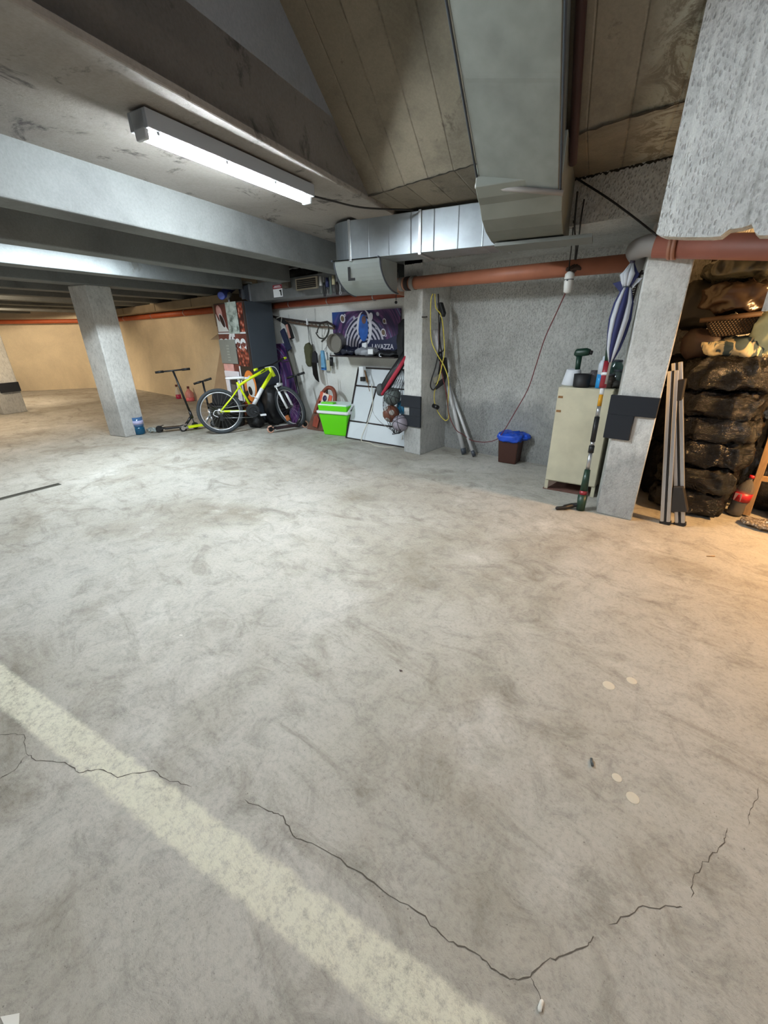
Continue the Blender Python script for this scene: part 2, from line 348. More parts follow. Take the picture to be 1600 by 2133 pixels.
# walls
struct('wall_back', MB().box((-6.85, WY, 0), (-3.1, WY + .2, 3.0)), C_BACK)
struct('wall_back_right', MB().box((-3.1, WY, 0), (4.5, WY + .2, 3.0)), C_ROUGH)
struct('wall_back_left', MB().box((-15.3, WY - .02, 0), (-6.85, WY + .2, 3.0)), C_WARM_LIT)
a, b = Vector((-14.87, 4.48, 0)), Vector((-19.3, -2.4, 0)); nn = Vector((b.y - a.y, -(b.x - a.x), 0)).normalized()
struct('wall_left', MB().prism([a, b, b + Vector((0, 0, 3)), a + Vector((0, 0, 3))], nn * .2 if nn.x < 0 else -nn * .2), C_WARM_LIT)
# flat ceiling beyond the stair opening (lat > 1.66)
def lsprism(l0, l1, s0, s1, z0, z1): return MB().prism([LS(l0, s0, z0), LS(l1, s0, z0), LS(l1, s1, z0), LS(l0, s1, z0)], (0, 0, z1 - z0))
LO = 1.66
def s_at_y(lat, y): return (y - NB.y * lat) / BD.y
c0 = MB()
pl = [LS(2.0, -8, ZC), LS(19, -8, ZC), LS(19, s_at_y(19, WY + .1), ZC), LS(2.0, s_at_y(2.0, WY + .1), ZC)]
c0.prism(pl, (0, 0, .3)); struct('ceiling', c0, C_SLAB)
c1 = MB(); pl = [LS(LO, -8, ZC - .03), LS(2.0, -8, ZC - .03), LS(2.0, s_at_y(2.0, WY), ZC - .03), LS(LO, s_at_y(LO, WY), ZC - .03)]
c1.prism(pl, (0, 0, .33)); struct('ceiling_edge_strip', c1, C_SLAB, .008)
# landing strip between the stair slab and the main beam
J1 = 2.715
struct('ceiling_landing', MB().prism([(xs_, J1, ZC + .001) for xs_ in (LS(1.7, s_at_y(1.7, J1)).x, 3.5)] + [(3.5, WY + .1, ZC + .001), (LS(1.95, s_at_y(1.95, WY + .1)).x, WY + .1, ZC + .001)], (0, 0, .3)), C_PLANK)
# sloping slab over the opening
K = .666
def zs(y): return ZC + K * (J1 - y)
ys = -3.0; sm = MB()
xl0 = LS(LO, s_at_y(LO, J1)).x; xl1 = LS(LO, s_at_y(LO, ys)).x
sm.prism([(xl0 - .05, J1, ZC), (3.5, J1, ZC), (3.5 + .3, ys, zs(ys)), (xl1 - .05, ys, zs(ys))], (0, 0, .25)); struct('ceiling_slope', sm, C_PLANK)
# upright side of the opening
A = LS(LO, s_at_y(LO, J1), ZC - .001); B = LS(LO, s_at_y(LO, ys), ZC - .001); T = Vector((B.x, B.y, zs(ys) + .2))
struct('wall_opening_side', MB().prism([A, B, T, A + Vector((0, 0, .2))], NB * .2), C_VOID)
# main beam along the columns, wall over the right column
struct('beam_main', MB().box((-1.34, 3.44, ZB), (-.70, WY, ZC + .02)), C_ROUGH)
struct('beam_main', MB().box((-3.24, 3.97, ZB), (-1.34, WY, ZC + .02)), C_ROUGH)
wm = MB(); wp = [PY(*p, 2.42) for p in ((1367, 487), (1380, 492), (1420, 494), (1480, 494), (1500, 492), (1518, 478), (1545, 474), (1566, 467), (1572, 482), (1580, 490), (1600, 490))]
br = wp[-1]; wpoly = [Vector((p.x, 2.42, p.z)) for p in wp] + [Vector((2.5, 2.42, br.z)), Vector((2.5, 2.42, 2.60)), Vector((wp[0].x + .01, 2.42, 2.60))]
wm.prism(wpoly, (0, .10, 0)); struct('wall_over_column', wm, C_WHITE)
struct('warm_light_blocker', MB().box((-.14, 3.46, 1.47), (2.6, 3.60, ZC)), C_COL)  # added out of view to keep warm bulb light off the slope
# ceiling beams
for i, (lt, w) in enumerate(((2.77, .22), (3.88, .2), (5.05, .22), (6.18, .30), (7.33, .24), (8.48, .24), (9.63, .24), (10.75, .30), (11.93, .24), (13.1, .24), (14.3, .24))):
    s1 = s_at_y(lt + w / 2, 3.95 if i < 3 else WY - .02)
    struct('ceiling_beam', MB().prism([LS(lt, -6, ZB), LS(lt + w, -6, ZB), LS(lt + w, s1, ZB), LS(lt, s1, ZB)], (0, 0, ZC - ZB + .02)), C_BEAM, .01)
# columns
struct('concrete_column', lsprism(6.2, 6.58, 3.97, 4.32, 0, ZB), C_COL, .012)
struct('concrete_column', lsprism(10.57, 10.97, 4.42, 4.84, 0, ZB), C_COL, .012)
struct('concrete_column', MB().box((-3.24, 3.97, 0), (-2.985, WY, ZC)), C_COL, .008)
struct('concrete_column', MB().prism([(-.795, 3.485, 0), (-.535, 3.485, 0), (-.63, 3.80, 0), (-.885, 3.80, 0)], (0, 0, 2.0)), C_COL, .008)
struct('wall_light_stop', MB().prism([(-.82, 3.80, 0), (-.68, 3.80, 0), (-.80, WY, 0), (-.95, WY, 0)], (0, 0, 2.3)), C_ROUGH)  # added unseen behind the column to stop the warm bulb's light
# ================================================================ CEILING SERVICES
# fluorescent fitting
def ltube(l0, s0, z0, l1, s1, z1): return LS(l0, s0, z0), LS(l1, s1, z1)
F0 = LS(1.90, 1.63, 2.20); F1 = LS(1.84, 2.80, 2.20); FD = (F1 - F0).normalized(); FN = Vector((-FD.y, FD.x, 0))
lampo = thing('fluorescent_lamp', 'long lit fluorescent tube fitting under the flat ceiling', 'lamp', ((F0 + F1) / 2))
def along(p, half, z0, z1, a=0., b=1., taper=1.0):
    P0 = F0.lerp(F1, a); P1 = F0.lerp(F1, b); h = FN * half; q = FN * half * taper; up0 = Vector((0, 0, z0)); up1 = Vector((0, 0, z1))
    p.add([P0 - q + up0, P1 - q + up0, P1 + q + up0, P0 + q + up0, P0 - h + up1, P1 - h + up1, P1 + h + up1, P0 + h + up1], [(3, 2, 1, 0), (4, 5, 6, 7), (0, 1, 5, 4), (1, 2, 6, 5), (2, 3, 7, 6), (3, 0, 4, 7)]); return p
along(MB(), .060, .013, .08).build('housing', mat('lamp_housing', '#9aa0a6', .5), lampo, .004)
along(MB(), .03, .085, .089, .02, .12).build('bracket', DGREY, lampo); along(MB(), .03, .085, .089, .86, .94).build('bracket', DGREY, lampo)
TUBE = mat('lit_tube', (.86, .95, 1.0), .4, emit=TUBE_EMIT)
for k in (-.019, .021): MB().cyl(F0.lerp(F1, .015) + FN * k, F0.lerp(F1, .985) + FN * k, .013, n=12).build('tube', TUBE, lampo)
CLEAR = mat('clear_plastic', (.95, .97, 1), .05, trans=1.0, ior=1.02)
for t in (0.005, .995): along(MB(), .047, -.022, .08, max(0, t - .012), min(1, t + .012), .7).build('end_cap', mat('lamp_cap', '#b9bec2', .4), lampo, .005)
for t in (.04, .37, .68, .93): along(MB(), .05, .0, .03, t, t + .012).build('clip', STEEL, lampo)
# sagging cable from the lamp to the duct, cable by the opening
def cable(name, pts, r, material, label, cat='cable', n=8, group=None):
    o = MB().tube(bez(pts, n), r, 8).build(name, material); return tag(o, label, cat, group)
cable('cable', [PZ(636, 404, 2.27), PZ(690, 418, 2.24), PZ(760, 433, 2.23), PZ(860, 437, 2.28)], .006, BLKCAB, 'black cable sagging from the fluorescent tube to the grey duct')
cable('cable', [PY(1200, 371, 3.40), PY(1262, 410, 3.38), PY(1320, 452, 3.38), PY(1368, 490, 3.30)], .006, BLKCAB, 'dark cable running slantwise across the beam above the right column')
# duct across the opening with its curved drop
def lbox(mb, l0, l1, s0, s1, z0, z1): return mb.prism([LS(l0, s0, z0), LS(l1, s0, z0), LS(l1, s1, z0), LS(l0, s1, z0)], (0, 0, z1 - z0))
S0 = 3.79; S1 = 4.13; ZD0 = 2.0; ZD1 = 2.295
cd_ = thing('air_duct', 'galvanised duct crossing under the ceiling with a black letter on its drop', 'duct', LS(1.5, S0, ZD0))
lbox(MB(), .70, 2.08, S0, S1, ZD0, ZD1).build('straight_section', GALV, cd_, .004)
q = MB(); arc = [LS(2.08 + .26 * math.sin(a_), S0 + .26 * (1 - math.cos(a_)), ZD0) for a_ in [PI / 2 * i / 10 for i in range(11)]] + [LS(2.34, S1, ZD0), LS(2.08, S1, ZD0)]
q.prism(arc, (0, 0, ZD1 - ZD0)).build('curved_end', mat('galv_plain', '#8a9196', .45, .7, var=.1, vs=5), cd_)
for l_ in (2.08, 1.42, .74):
    f_ = MB(); lbox(f_, l_ - .012, l_ + .012, S0 - .014, S1 + .01, ZD0 - .014, ZD1 + .004); f_.build('flange', STEEL, cd_, .002)
# the drop: curved elbow below the straight part, opening toward the wall
ex0, ex1 = 2.27, 1.80
prof = [(S0 - .02, ZD0)] + [(S0 + .02 + .40 * (1 - math.cos(a_)) , ZD0 - .26 * math.sin(a_)) for a_ in [PI / 2 * i / 12 for i in range(13)]] + [(S1 + .06, ZD0 - .26), (S1 + .06, ZD0)]
q = MB(); q.prism([LS(ex0, a_, b_) for a_, b_ in prof], NB * (ex1 - ex0)); el = q.build('outlet_elbow', mat('galv_pale', '#9fa6a4', .55, .45, var=.1, vs=6), cd_)
mid = LS((ex0 + ex1) / 2 + .06, S0 + .030, ZD0 - .115); letters('L', .15, mid - BD * .012, -NB, (0, 0, 1), BLACK, el, 'letter', .004, bold=.004)
for l_ in (ex0, ex1): MB().tube([LS(l_, a_, b_) for a_, b_ in prof[:-1]], .008, 6).build('elbow_rim', DGREY, cd_)
# sloped duct following the slab, with its end elbow
sd_ = thing('air_duct', 'wide grey sheet-metal duct sloping down along the plank-marked ceiling', 'duct', LS(.5, 2.9, 2.1))
def dslab(lat, s, k): p = LS(lat, s); return Vector((p.x, p.y, zs(p.y) - k))
q = MB(); s_a, s_b = 2.86, -1.0; k0, k1 = .0, .30
vs = [dslab(l_, s_, k_) for s_ in (s_a, s_b) for l_, k_ in ((.71, k1), (.285, k1), (.285, k0 + .02), (.71, k0 + .02))]
q.add(vs, [(0, 1, 2, 3), (7, 6, 5, 4), (0, 4, 5, 1), (1, 5, 6, 2), (2, 6, 7, 3), (3, 7, 4, 0)]).build('sloping_section', GALV2, sd_, .004)
q = MB(); P = dslab(.5, 2.86, .30); z0 = P.z
pr_ = [(2.80, z0 + .03), (2.86, z0 - .01), (2.92, z0 - .03), (3.0, z0 - .09), (3.12, z0 - .13), (3.3, z0 - .155), (3.75, z0 - .16), (3.75, ZC - .01), (2.80, ZC - .01)]
q.prism([LS(.725, a_, b_) for a_, b_ in pr_], NB * (.27 - .725)).build('end_elbow', mat('galv_dull', '#83867f', .6, .5, var=.12, vs=5), sd_, .004)
q = MB(); q.tube([dslab(l_, 2.84, .31) for l_ in (.735, .26)], .014, 8).build('flange', GREYPIPE, sd_)
q = MB(); lbox(q, .10, .70, 3.30, 3.56, z0 - .185, z0 - .165); q.build('end_plate', mat('galv_dull2', '#777a76', .6, .4), sd_)
for l_ in (.275, .72): MB().tube([dslab(l_, 2.84, .302), dslab(l_, -1, .302)], .006, 6).build('edge_seam', DGREY, sd_)
rp = MB().tube([dslab(.245, 3.0, .04), dslab(.245, -1, .04)], .022, 12).build('ceiling_pipe', mat('oxide_red', '#321917', .6)); tag(rp, 'dark red pipe following the right flank of the sloping duct', 'pipe')
hx = MB().tube([LS(.63, 3.76, 2.02), LS(.62, 3.70, 2.02)], .010, 8).tube([LS(.64, 3.75, 2.04), LS(.40, 3.72, 1.965)], .006, 6).build('duct_bracket', STEEL); tag(hx, 'small bright bracket and rod at the duct corner', 'bracket')
# low duct along the back wall
ld = thing('air_duct', 'low galvanised duct on the back wall above the coffee machine with grille and sticker', 'duct', (-5, 4.2, 1.86))
DY = 3.98; DZ0, DZ1 = 1.86, 2.10
MB().box((-6.30, DY, DZ0), (-3.45, WY - .02, DZ1)).build('straight_section', GALV3, ld, .004)
MB().prism([(-6.30, DY, DZ0), (-6.30, DY, DZ1), (-6.52, DY + .02, DZ1 - .01), (-6.66, DY + .03, DZ1 - .02), (-6.66, DY + .03, DZ0 + .09), (-6.52, DY + .02, DZ0 + .06)], (0, .4, 0)).build('reducer', DGREY, ld)
for x_ in (-6.30, -6.52): MB().box((x_ - .012, DY - .012, DZ0 - .01 + (.06 if x_ < -6.4 else 0)), (x_ + .012, DY + .02, DZ1 + .01)).build('flange', STEEL, ld)
g0 = PY(620, 590, DY); g1 = PY(663, 612, DY)
gr = MB().box((g0.x - .02, DY - .02, 1.935), (g1.x + .02, DY, 2.075)).build('grille', mat('grille_frame', '#a39a88', .6), ld, .003)
for k in range(5): MB().box((g0.x + .01, DY - .028, 1.953 + k * .022), (g1.x - .01, DY - .018, 1.966 + k * .022)).build('slat', BLACK, gr)
p0 = PY(569, 600, DY); p1 = PY(588, 600, DY)
stk = MB().box((p0.x, DY - .004, 1.885), (p1.x, DY - .001, 2.04)).build('sticker', WHITE, ld)
MB().box((p0.x, DY - .006, 1.99), (p1.x, DY - .004, 2.04)).build('red_band', mat('sticker_red', '#8d2735', .5), stk); MB().box((p0.x + .02, DY - .0065, 2.005), (p1.x - .02, DY - .006, 2.012)).box((p0.x + .04, DY - .0065, 2.02), (p1.x - .04, DY - .006, 2.028)).build('writing', WHITE, stk)
MB().prism([(p1.x - .02, DY - .005, 1.975), (p1.x - .075, DY - .005, 1.97), (p1.x - .05, DY - .005, 1.945), (p1.x - .045, DY - .005, 1.90), (p1.x - .02, DY - .005, 1.90)], (0, -.001, 0)).build('drill_drawing', BLACK, stk)
# beige boxed duct left of the machine
bd_ = thing('air_duct', 'beige boxed duct in sections above the red pipe left of the coffee machine', 'duct', (-9, 4.3, 1.92))
for x0, x1 in ((-14.5, -12.2), (-12.17, -10.3), (-10.27, -8.6), (-8.57, -7.2)): MB().box((x0, 4.12, 1.90), (x1, 4.46, 2.045)).build('duct_section', mat('beige_sheet', '#8f8069', .7, var=.15, vs=4), bd_, .004)
# pipes
def clampring(c, ax, r, m_, parent, w=.02): MB().cyl(Vector(c) - Vector(ax) * w / 2, Vector(c) + Vector(ax) * w / 2, r, n=20).build('clamp', m_, parent)
fp = thing('drain_pipe', 'terracotta drain pipe running in front of the middle column', 'pipe', (-2, 3.88, 1.86))
e0 = Vector((-3.42, 3.90, 1.865)); e1 = PY(1325, 546, 3.87)
MB().cyl(e0 + Vector((.22, 0, 0)), e1, .060, n=24).build('pipe_run', BROWNPIPE, fp)
for k, x_ in enumerate((-3.20, -3.12, -3.05)): clampring((x_, 3.90, 1.864), (1, 0, 0), .068, GREYPIPE if k != 1 else IRON, fp, .05)
MB().tube(bez([(-3.16, 3.90, 1.865), (-3.34, 3.90, 1.865), (-3.44, 3.97, 1.86), (-3.47, 4.2, 1.85), (-3.47, 4.38, 1.84)], 5), .062, 20).build('elbow', mat('pinkish_pipe', '#b98a72', .5), fp)
MB().tube(bez([e1, e1 + Vector((.04, -.05, .01)), e1 + Vector((.05, -.26, .04)), PY(1343, 513, 3.42), PY(1358, 511, 3.37), PY(1372, 511, 3.36)], 6), .062, 20).build('elbow', GREYPIPE, fp)
rp0 = PY(1366, 512, 3.36); rp1 = PY(1600, 514, 3.36); rp2 = rp0 + (rp1 - rp0) * 4
rpp = thing('drain_pipe', 'thick rust-brown pipe below the rough white wall crossing the top of the right column', 'pipe', rp0)
MB().cyl(rp0, rp2, .066, n=24).build('pipe_run', mat('rust_pipe', '#8a5140', .55, var=.2, vs=5), rpp)
for k in (.16, .20): clampring(rp0.lerp(rp1, k), (1, 0, 0), .074, mat('rust_clamp', '#9a6a55', .5), rpp, .022)
pp = thing('drain_pipe', 'brick-red pipe on the back wall above the poster', 'pipe', (-5, 4.42, 1.82))
MB().cyl((-6.75, 4.42, 1.815), (-3.45, 4.42, 1.83), .045, n=18).build('pipe_run', REDPIPE, pp)
for x_ in (-5.9, -5.0, -4.1): clampring((x_, 4.42, 1.82), (1, 0, 0), .05, STEEL, pp, .012)
pl_ = thing('drain_pipe', 'orange-red pipe around the beige walls of the far bay', 'pipe', (-12, 4.4, 1.84))
MB().tube([(-7.25, 4.40, 1.84), (-14.6, 4.40, 1.84), Vector((-14.75, 4.3, 1.84)), PZ(100, 671.5, 1.80) * 0 + Vector((-16.0, 2.32, 1.84)), Vector((-19.2, -2.4, 1.84))], .055, 16).build('pipe_run', mat('orange_pipe', '#b5562c', .5, var=.1), pl_)
for x_ in (-8.1, -9.5, -11.2, -13.0): clampring((x_, 4.40, 1.84), (1, 0, 0), .06, STEEL, pl_, .02)
for t in (.25, .75, 1.2): p = Vector((-15.0, 3.95, 1.84)).lerp(Vector((-16.9, 1.0, 1.84)), t * .8); clampring(p, (.54, .84, 0), .06, STEEL, pl_, .03)
# ================================================================ COLUMN PADS
def pad(boxes, label):
    q = MB()
    for a_, b_ in boxes: q.box(a_, b_)
    return tag(q.build('column_pad', mat('foam_pad', '#1d2128', .85), None, .003), label, 'pad')
fy = 3.97; A_ = PY(846, 822, fy); B_ = PY(888, 893, fy)
xA, xB = -3.24, -2.985; z1_ = PY(866, 825, fy).z; z2 = PY(848, 847, fy).z; z3 = PY(848, 864, fy).z; z4 = PY(866, 889, fy).z
pad([((xA - .03, fy - .025, z2), (xB + .012, fy, z1_)), ((xA + .10, fy - .025, z3), (xB + .012, fy, z2)), ((xA - .03, fy - .025, z4), (xB + .012, fy, z3))], 'black foam pad with a square gap around the middle column')
fy = 3.485; z1_ = PY(1335, 826, fy).z; z2 = PY(1350, 869, fy).z; z3 = PY(1296, 915, fy).z
pad([((-.85, fy - .025, z2), (-.535, fy, z1_)), ((-.85, fy - .025, z3), (-.67, fy, z2))], 'black L-shaped foam pad on the right column')
q = MB(); a_ = PL(2, 832, 10.57).z; c_ = PL(3, 824, 10.57); d_ = PL(47, 818, 10.57)
q.prism([LS(10.57, c_.dot(BD), .42), LS(10.57, 4.842, .42), LS(10.57, 4.842, .60), LS(10.57, c_.dot(BD), .60)], -NB * .03); tag(q.build('column_pad', MC['foam_pad']), 'black foam strip on the column at the far left', 'pad')
# ================================================================ COFFEE MACHINE
mx0, mx1, my0, my1, mz = -7.12, -6.25, 3.80, 4.32, 1.87
vm = thing('vending_machine', 'tall coffee vending machine with a photo-covered front and slate grey side', 'vending machine', ((mx0 + mx1) / 2, my0, 0))
MB().box((mx0, my0 + .03, .06), (mx1, my1, mz)).build('cabinet', mat('slate_side', '#454c55', .5, .2, var=.06, vs=2), vm, .008)
MB().box((mx0 + .04, my0 + .06, 0), (mx1 - .04, my1 - .03, .06)).build('plinth', BLACK, vm)
dr = MB().box((mx0, my0 - .01, .10), (mx1, my0 + .03, mz)).build('door', mat('machine_door', '#4a3a34', .5), vm, .006)
FYm = my0 - .012
def panel(u0, u1, z0_, z1_, name, material, parent=dr, d=.0, t=.004): return MB().box((mx0 + (mx1 - mx0) * u0, FYm - t - d, z0_), (mx0 + (mx1 - mx0) * u1, FYm - d, z1_)).build(name, material, parent)
def disc(cx, cz, r, y_, name, material, parent, sx=1.0, ang=0.0, ring=0.0, t=.002, n=28):
    q = MB()
    pts = lambda rr: [Vector((cx + math.cos(ang) * rr * sx * math.cos(w) - math.sin(ang) * rr * math.sin(w), y_, cz + math.sin(ang) * rr * sx * math.cos(w) + math.cos(ang) * rr * math.sin(w))) for w in [2 * PI * i / n for i in range(n)]]
    if ring:
        o_ = pts(r); i_ = pts(r * ring); vs = o_ + i_ + [p - Vector((0, t, 0)) for p in o_] + [p - Vector((0, t, 0)) for p in i_]
        fs = [(2 * n + i, 2 * n + (i + 1) % n, 3 * n + (i + 1) % n, 3 * n + i) for i in range(n)] + [(i, (i + 1) % n, 2 * n + (i + 1) % n, 2 * n + i) for i in range(n)] + [(n + i, 3 * n + i, 3 * n + (i + 1) % n, n + (i + 1) % n) for i in range(n)]
        q.add(vs, fs)
    else: q.prism(pts(r), (0, -t, 0))
    return q.build(name, material, parent)
BROWNP = mat('print_brown', '#71372f', .5, var=.4, vs=9); PINK = mat('print_pink', '#eab0a9', .5, var=.2, vs=8); CREAM = mat('print_cream', '#dfe0dc', .5, var=.12, vs=6)
n = NT('print_beans', .5); vv = n.vor(16); n.out(n.ramp(vv, [(.0, srgb('#e8b7a4')), (.35, srgb('#a3462f')), (.7, srgb('#3c1310'))])); BEANS = MC['print_beans']
n = NT('print_paper', .6); pn = n.noise(9, 6, .7); n.out(n.ramp(pn, [(.35, srgb('#5f6a62')), (.5, srgb('#b7c4bc')), (.7, srgb('#dfe6df'))])); PAPER = MC['print_paper']
ORNG = mat('print_orange', '#e88736', .5, var=.25, vs=8); ORG2 = mat('print_red_orange', '#b5532c', .5, var=.3, vs=6)
panel(.03, .52, 1.44, 1.85, 'cup_photo', BROWNP)
disc(mx0 + .16, 1.74, .11, FYm - .005, 'cup_photo_hand', PINK, dr, .7, .5)
MB().prism([(mx0 + .04, FYm - .005, 1.72), (mx0 + .10, FYm - .005, 1.62), (mx0 + .30, FYm - .005, 1.53), (mx0 + .38, FYm - .005, 1.45), (mx0 + .04, FYm - .005, 1.45)], (0, -.002, 0)).build('cup_photo_cup', CREAM, dr)
disc(mx0 + .22, 1.61, .11, FYm - .008, 'cup_photo_coffee', mat('print_dark', '#2a1512', .5), dr, .42, .55); disc(mx0 + .22, 1.61, .125, FYm - .007, 'cup_photo_rim', WHITE, dr, .48, .55, ring=.88)
panel(.45, .82, 1.42, 1.87, 'price_paper', PAPER, d=.01); panel(.83, .99, 1.44, 1.85, 'bean_photo', BEANS)
panel(.02, .99, 1.415, 1.437, 'white_strip', WHITE); panel(.02, .99, 1.24, 1.41, 'title_band', BROWNP)
letters('coffee', .34, ((mx0 + mx1) / 2 - .01, FYm - .010, 1.28), (1, 0, 0), (0, 0, 1), WHITE, dr, 'title_lettering', .002, 1.0, .012)
panel(.62, .99, .93, 1.24, 'bean_photo', BEANS)
sp_ = panel(.03, .61, .96, 1.33, 'selection_panel', mat('panel_grey', '#8b8f89', .5, var=.05), d=.012, t=.012)
for i in range(6): MB().box((mx0 + .25, FYm - .027, 1.0 + i * .045), (mx0 + .33, FYm - .023, 1.022 + i * .045)).build('button', mat('button_grey', '#a3a7a0', .5), sp_)
panel(.03, .40, .80, .955, 'pink_photo', PINK); panel(.41, .62, .80, .955, 'bean_photo', BROWNP)
hs = MB(); hx0, hx1 = mx0 + .05, mx0 + .50
hs.box((hx0, FYm - .03, .74), (hx1, FYm, .84)).box((hx0, FYm - .03, .38), (hx0 + .11, FYm, .74)).box((hx1 - .11, FYm - .03, .38), (hx1, FYm, .74)).box((hx0, FYm - .03, .34), (hx1, FYm, .40)).build('cup_station', mat('station_lilac', '#efecf4', .4), dr, .012)
panel(.17, .45, .40, .74, 'cup_hatch', mat('hatch_dark', '#2c2120', .2), d=.002); MB().box((mx0 + .2, FYm - .02, .44), (mx0 + .34, FYm - .004, .62)).build('spout', mat('spout_grey', '#6b6862', .4), dr)
panel(.60, .99, .36, .925, 'cup_photo', mat('print_dark2', '#2b2018', .5)); panel(.60, .64, .36, .925, 'white_strip', WHITE, d=.004)
disc(mx1 - .08, .62, .25, FYm - .005, 'latte_photo', ORNG, dr, .72); disc(mx1 - .06, .62, .17, FYm - .008, 'latte_foam', CREAM, dr, .7); disc(mx1 - .09, .55, .07, FYm - .011, 'bean_drawing', mat('print_black', '#18110f', .5), dr, .8, .4); disc(mx1 - .2, .50, .05, FYm - .011, 'bean_drawing', MC['print_black'], dr, .8, -.4)
panel(.03, .99, .12, .355, 'lower_photo', ORG2); disc(mx0 + .25, .24, .13, FYm - .006, 'lower_photo_plate', ORNG, dr, 1.3, 0, ring=.8)
# metal door handle strip, left of the machine, and wrapped bag above it
kd = MB().box((-7.62, 4.30, .50), (-7.50, 4.34, .98)).box((-7.60, 4.28, .54), (-7.52, 4.30, .94)).build('metal_bracket', mat('tarnished_metal', '#8d8474', .5, .5), None, .004); tag(kd, 'long slotted metal bracket on the wall left of the coffee machine', 'bracket')
cb_ = thing('cardboard_sheet', 'tall beige cardboard sheet standing between far wall and coffee machine', 'cardboard', (-8.1, 4.2, 0))
CARD = mat('cardboard', '#b09a80', .85, var=.12, vs=5); MB().quadbox([(-8.55, 4.14, 0), (-7.50, 4.14, 0), (-7.52, 4.42, 1.5), (-8.05, 4.42, 1.5)], (0, 1, .18), .02).build('sheet', CARD, cb_)
MB().quadbox([(-7.98, 4.10, 1.33), (-7.55, 4.10, 1.33), (-7.55, 4.40, 1.5), (-7.98, 4.40, 1.5)], (0, 1, .18), .03).build('fold', mat('cardboard_light', '#cdb698', .85), cb_)
hb = MB().pillow((-7.62, 4.28, 1.70), (.26, .14, .26), 2.6, wr=.02, fr=5, seed=3).build('dark_bag', mat('charcoal_sheet', '#34373a', .8)); tag(hb, 'round charcoal bag stuffed between the beige duct and the machine', 'bag')
br_ = MB().tube([PZ(0, 0, 0) * 0 + Vector((-7.75, 4.16, 1.90)), (-7.75, 4.18, 1.55)], .06, 12).tube([(-7.74, 4.18, 1.55), (-7.5, 4.12, 1.30)], .05, 10).build('bent_tube', CARD); tag(br_, 'beige bent cardboard tube hanging under the boxed duct', 'tube')
# blue roll and lamp on the end of the duct
ro = thing('blue_roll', 'blue rolled mat lying on top of the low duct end above the coffee machine', 'roll', PY(470, 600, 3.95))
MB().cyl(PY(461, 616, 3.7), PY(492, 592, 4.35), .06, n=20).build('roll', mat('roll_blue', '#333d80', .7), ro); MB().cyl(PY(461, 616, 3.695), PY(460.8, 616.2, 3.69), .05, n=20).build('roll_end', mat('roll_core', '#5b6bc0', .6), ro)
sl = thing('spot_lamp', 'small grey clip lamp sitting on top of the coffee machine', 'lamp', PY(474, 628, 3.85)); c_ = PY(475, 616, 3.85)
MB().cyl(c_ + Vector((0, .05, .03)), c_ - Vector((.0, .03, .02)), .03, .045, 16).build('lamp_head', mat('lamp_grey', '#8c8c88', .4), sl); MB().cyl(c_, Vector((c_.x + .01, c_.y, mz)), .014, n=10).build('stem', WHITE, sl)
# things on and above the low duct
jb = MB().pillow(PY(625, 574, 4.2), (.32, .12, .07), 3, wr=.04, fr=7, seed=5).build('dark_bundle', BLACK); tag(jb, 'black cloth bundle lying on top of the low duct', 'bundle')
wb = MB().quadbox([PY(490, 582, 4.1), PY(525, 588, 4.1), PY(512, 592, 4.1) + Vector((0, .1, -.0)), PY(488, 595, 4.0)], (0, 0, 1), .02).build('pale_board', mat('pale_board', '#b9b7ac', .7)); tag(wb, 'pale board resting on top of the low duct end', 'board')
# tools held on the duct beside the grille
TOOLC = [('#e4e6e8', .19, .026), ('#20222a', .22, .03), ('#2c3566', .19, .03), ('#7e8f8a', .20, .03), ('#cfc8a5', .18, .03), ('#2a2226', .2, .018), ('#b5b8be', .21, .02)]
TN = ['white-handled', 'black-handled', 'dark blue', 'greenish grey', 'cream', 'dark plum', 'bare steel']
TK = ['screwdriver', 'pliers', 'screwdriver', 'wrench', 'screwdriver', 'pliers', 'wrench']
for i in range(7):
    x_ = PY(669 + i * 6.6, 600, DY - .03).x; h_ = TOOLC[i][1]; c_ = mat('tool_%s' % TN[i].replace(' ', '_').replace('-', '_'), TOOLC[i][0], .4); zt = 2.06 - .012 * (i % 3)
    t_ = thing(TK[i], '%s %s hanging on the low duct, number %s from the grille' % (TN[i], TK[i], ['one', 'two', 'three', 'four', 'five', 'six', 'seven'][i]) if 0 else '%s %s among the tools hanging beside the duct grille' % (TN[i], TK[i]), 'tool', (x_, DY - .03, zt), 'tools hanging on the low duct')
    if TK[i] == 'pliers':
        for s_ in (-1, 1): MB().tube([(x_, DY - .03, zt - .05), (x_ + s_ * .018, DY - .03, zt - .10), (x_ + s_ * .012, DY - .03, zt - h_)], .007, 8).build('grip', c_, t_)
        MB().box((x_ - .01, DY - .037, zt - .06), (x_ + .01, DY - .023, zt)).build('jaw', STEEL, t_, .003)
    elif TK[i] == 'wrench':
        MB().box((x_ - .01, DY - .034, zt - h_ + .02), (x_ + .01, DY - .026, zt - .02)).build('shaft', c_, t_, .003); MB().torus((x_, DY - .03, zt - h_), (0, 1, 0), .017, .007, 16, 6).build('ring_end', c_, t_)
    else:
        MB().cyl((x_, DY - .03, zt), (x_, DY - .03, zt - h_ * .55), TOOLC[i][2] * .55, TOOLC[i][2] * .75, 12).build('grip', c_, t_); MB().cyl((x_, DY - .03, zt - h_ * .55), (x_, DY - .03, zt - h_), .004, n=8).build('blade', STEEL, t_)
sw = MB().box((PY(593, 600, DY).x, DY - .05, 1.98), (PY(607, 600, DY).x, DY - .001, 2.06)).build('socket_box', mat('socket_dark', '#4a443c', .6), None, .008); tag(sw, 'brown socket box on the low duct beside the sticker', 'box')
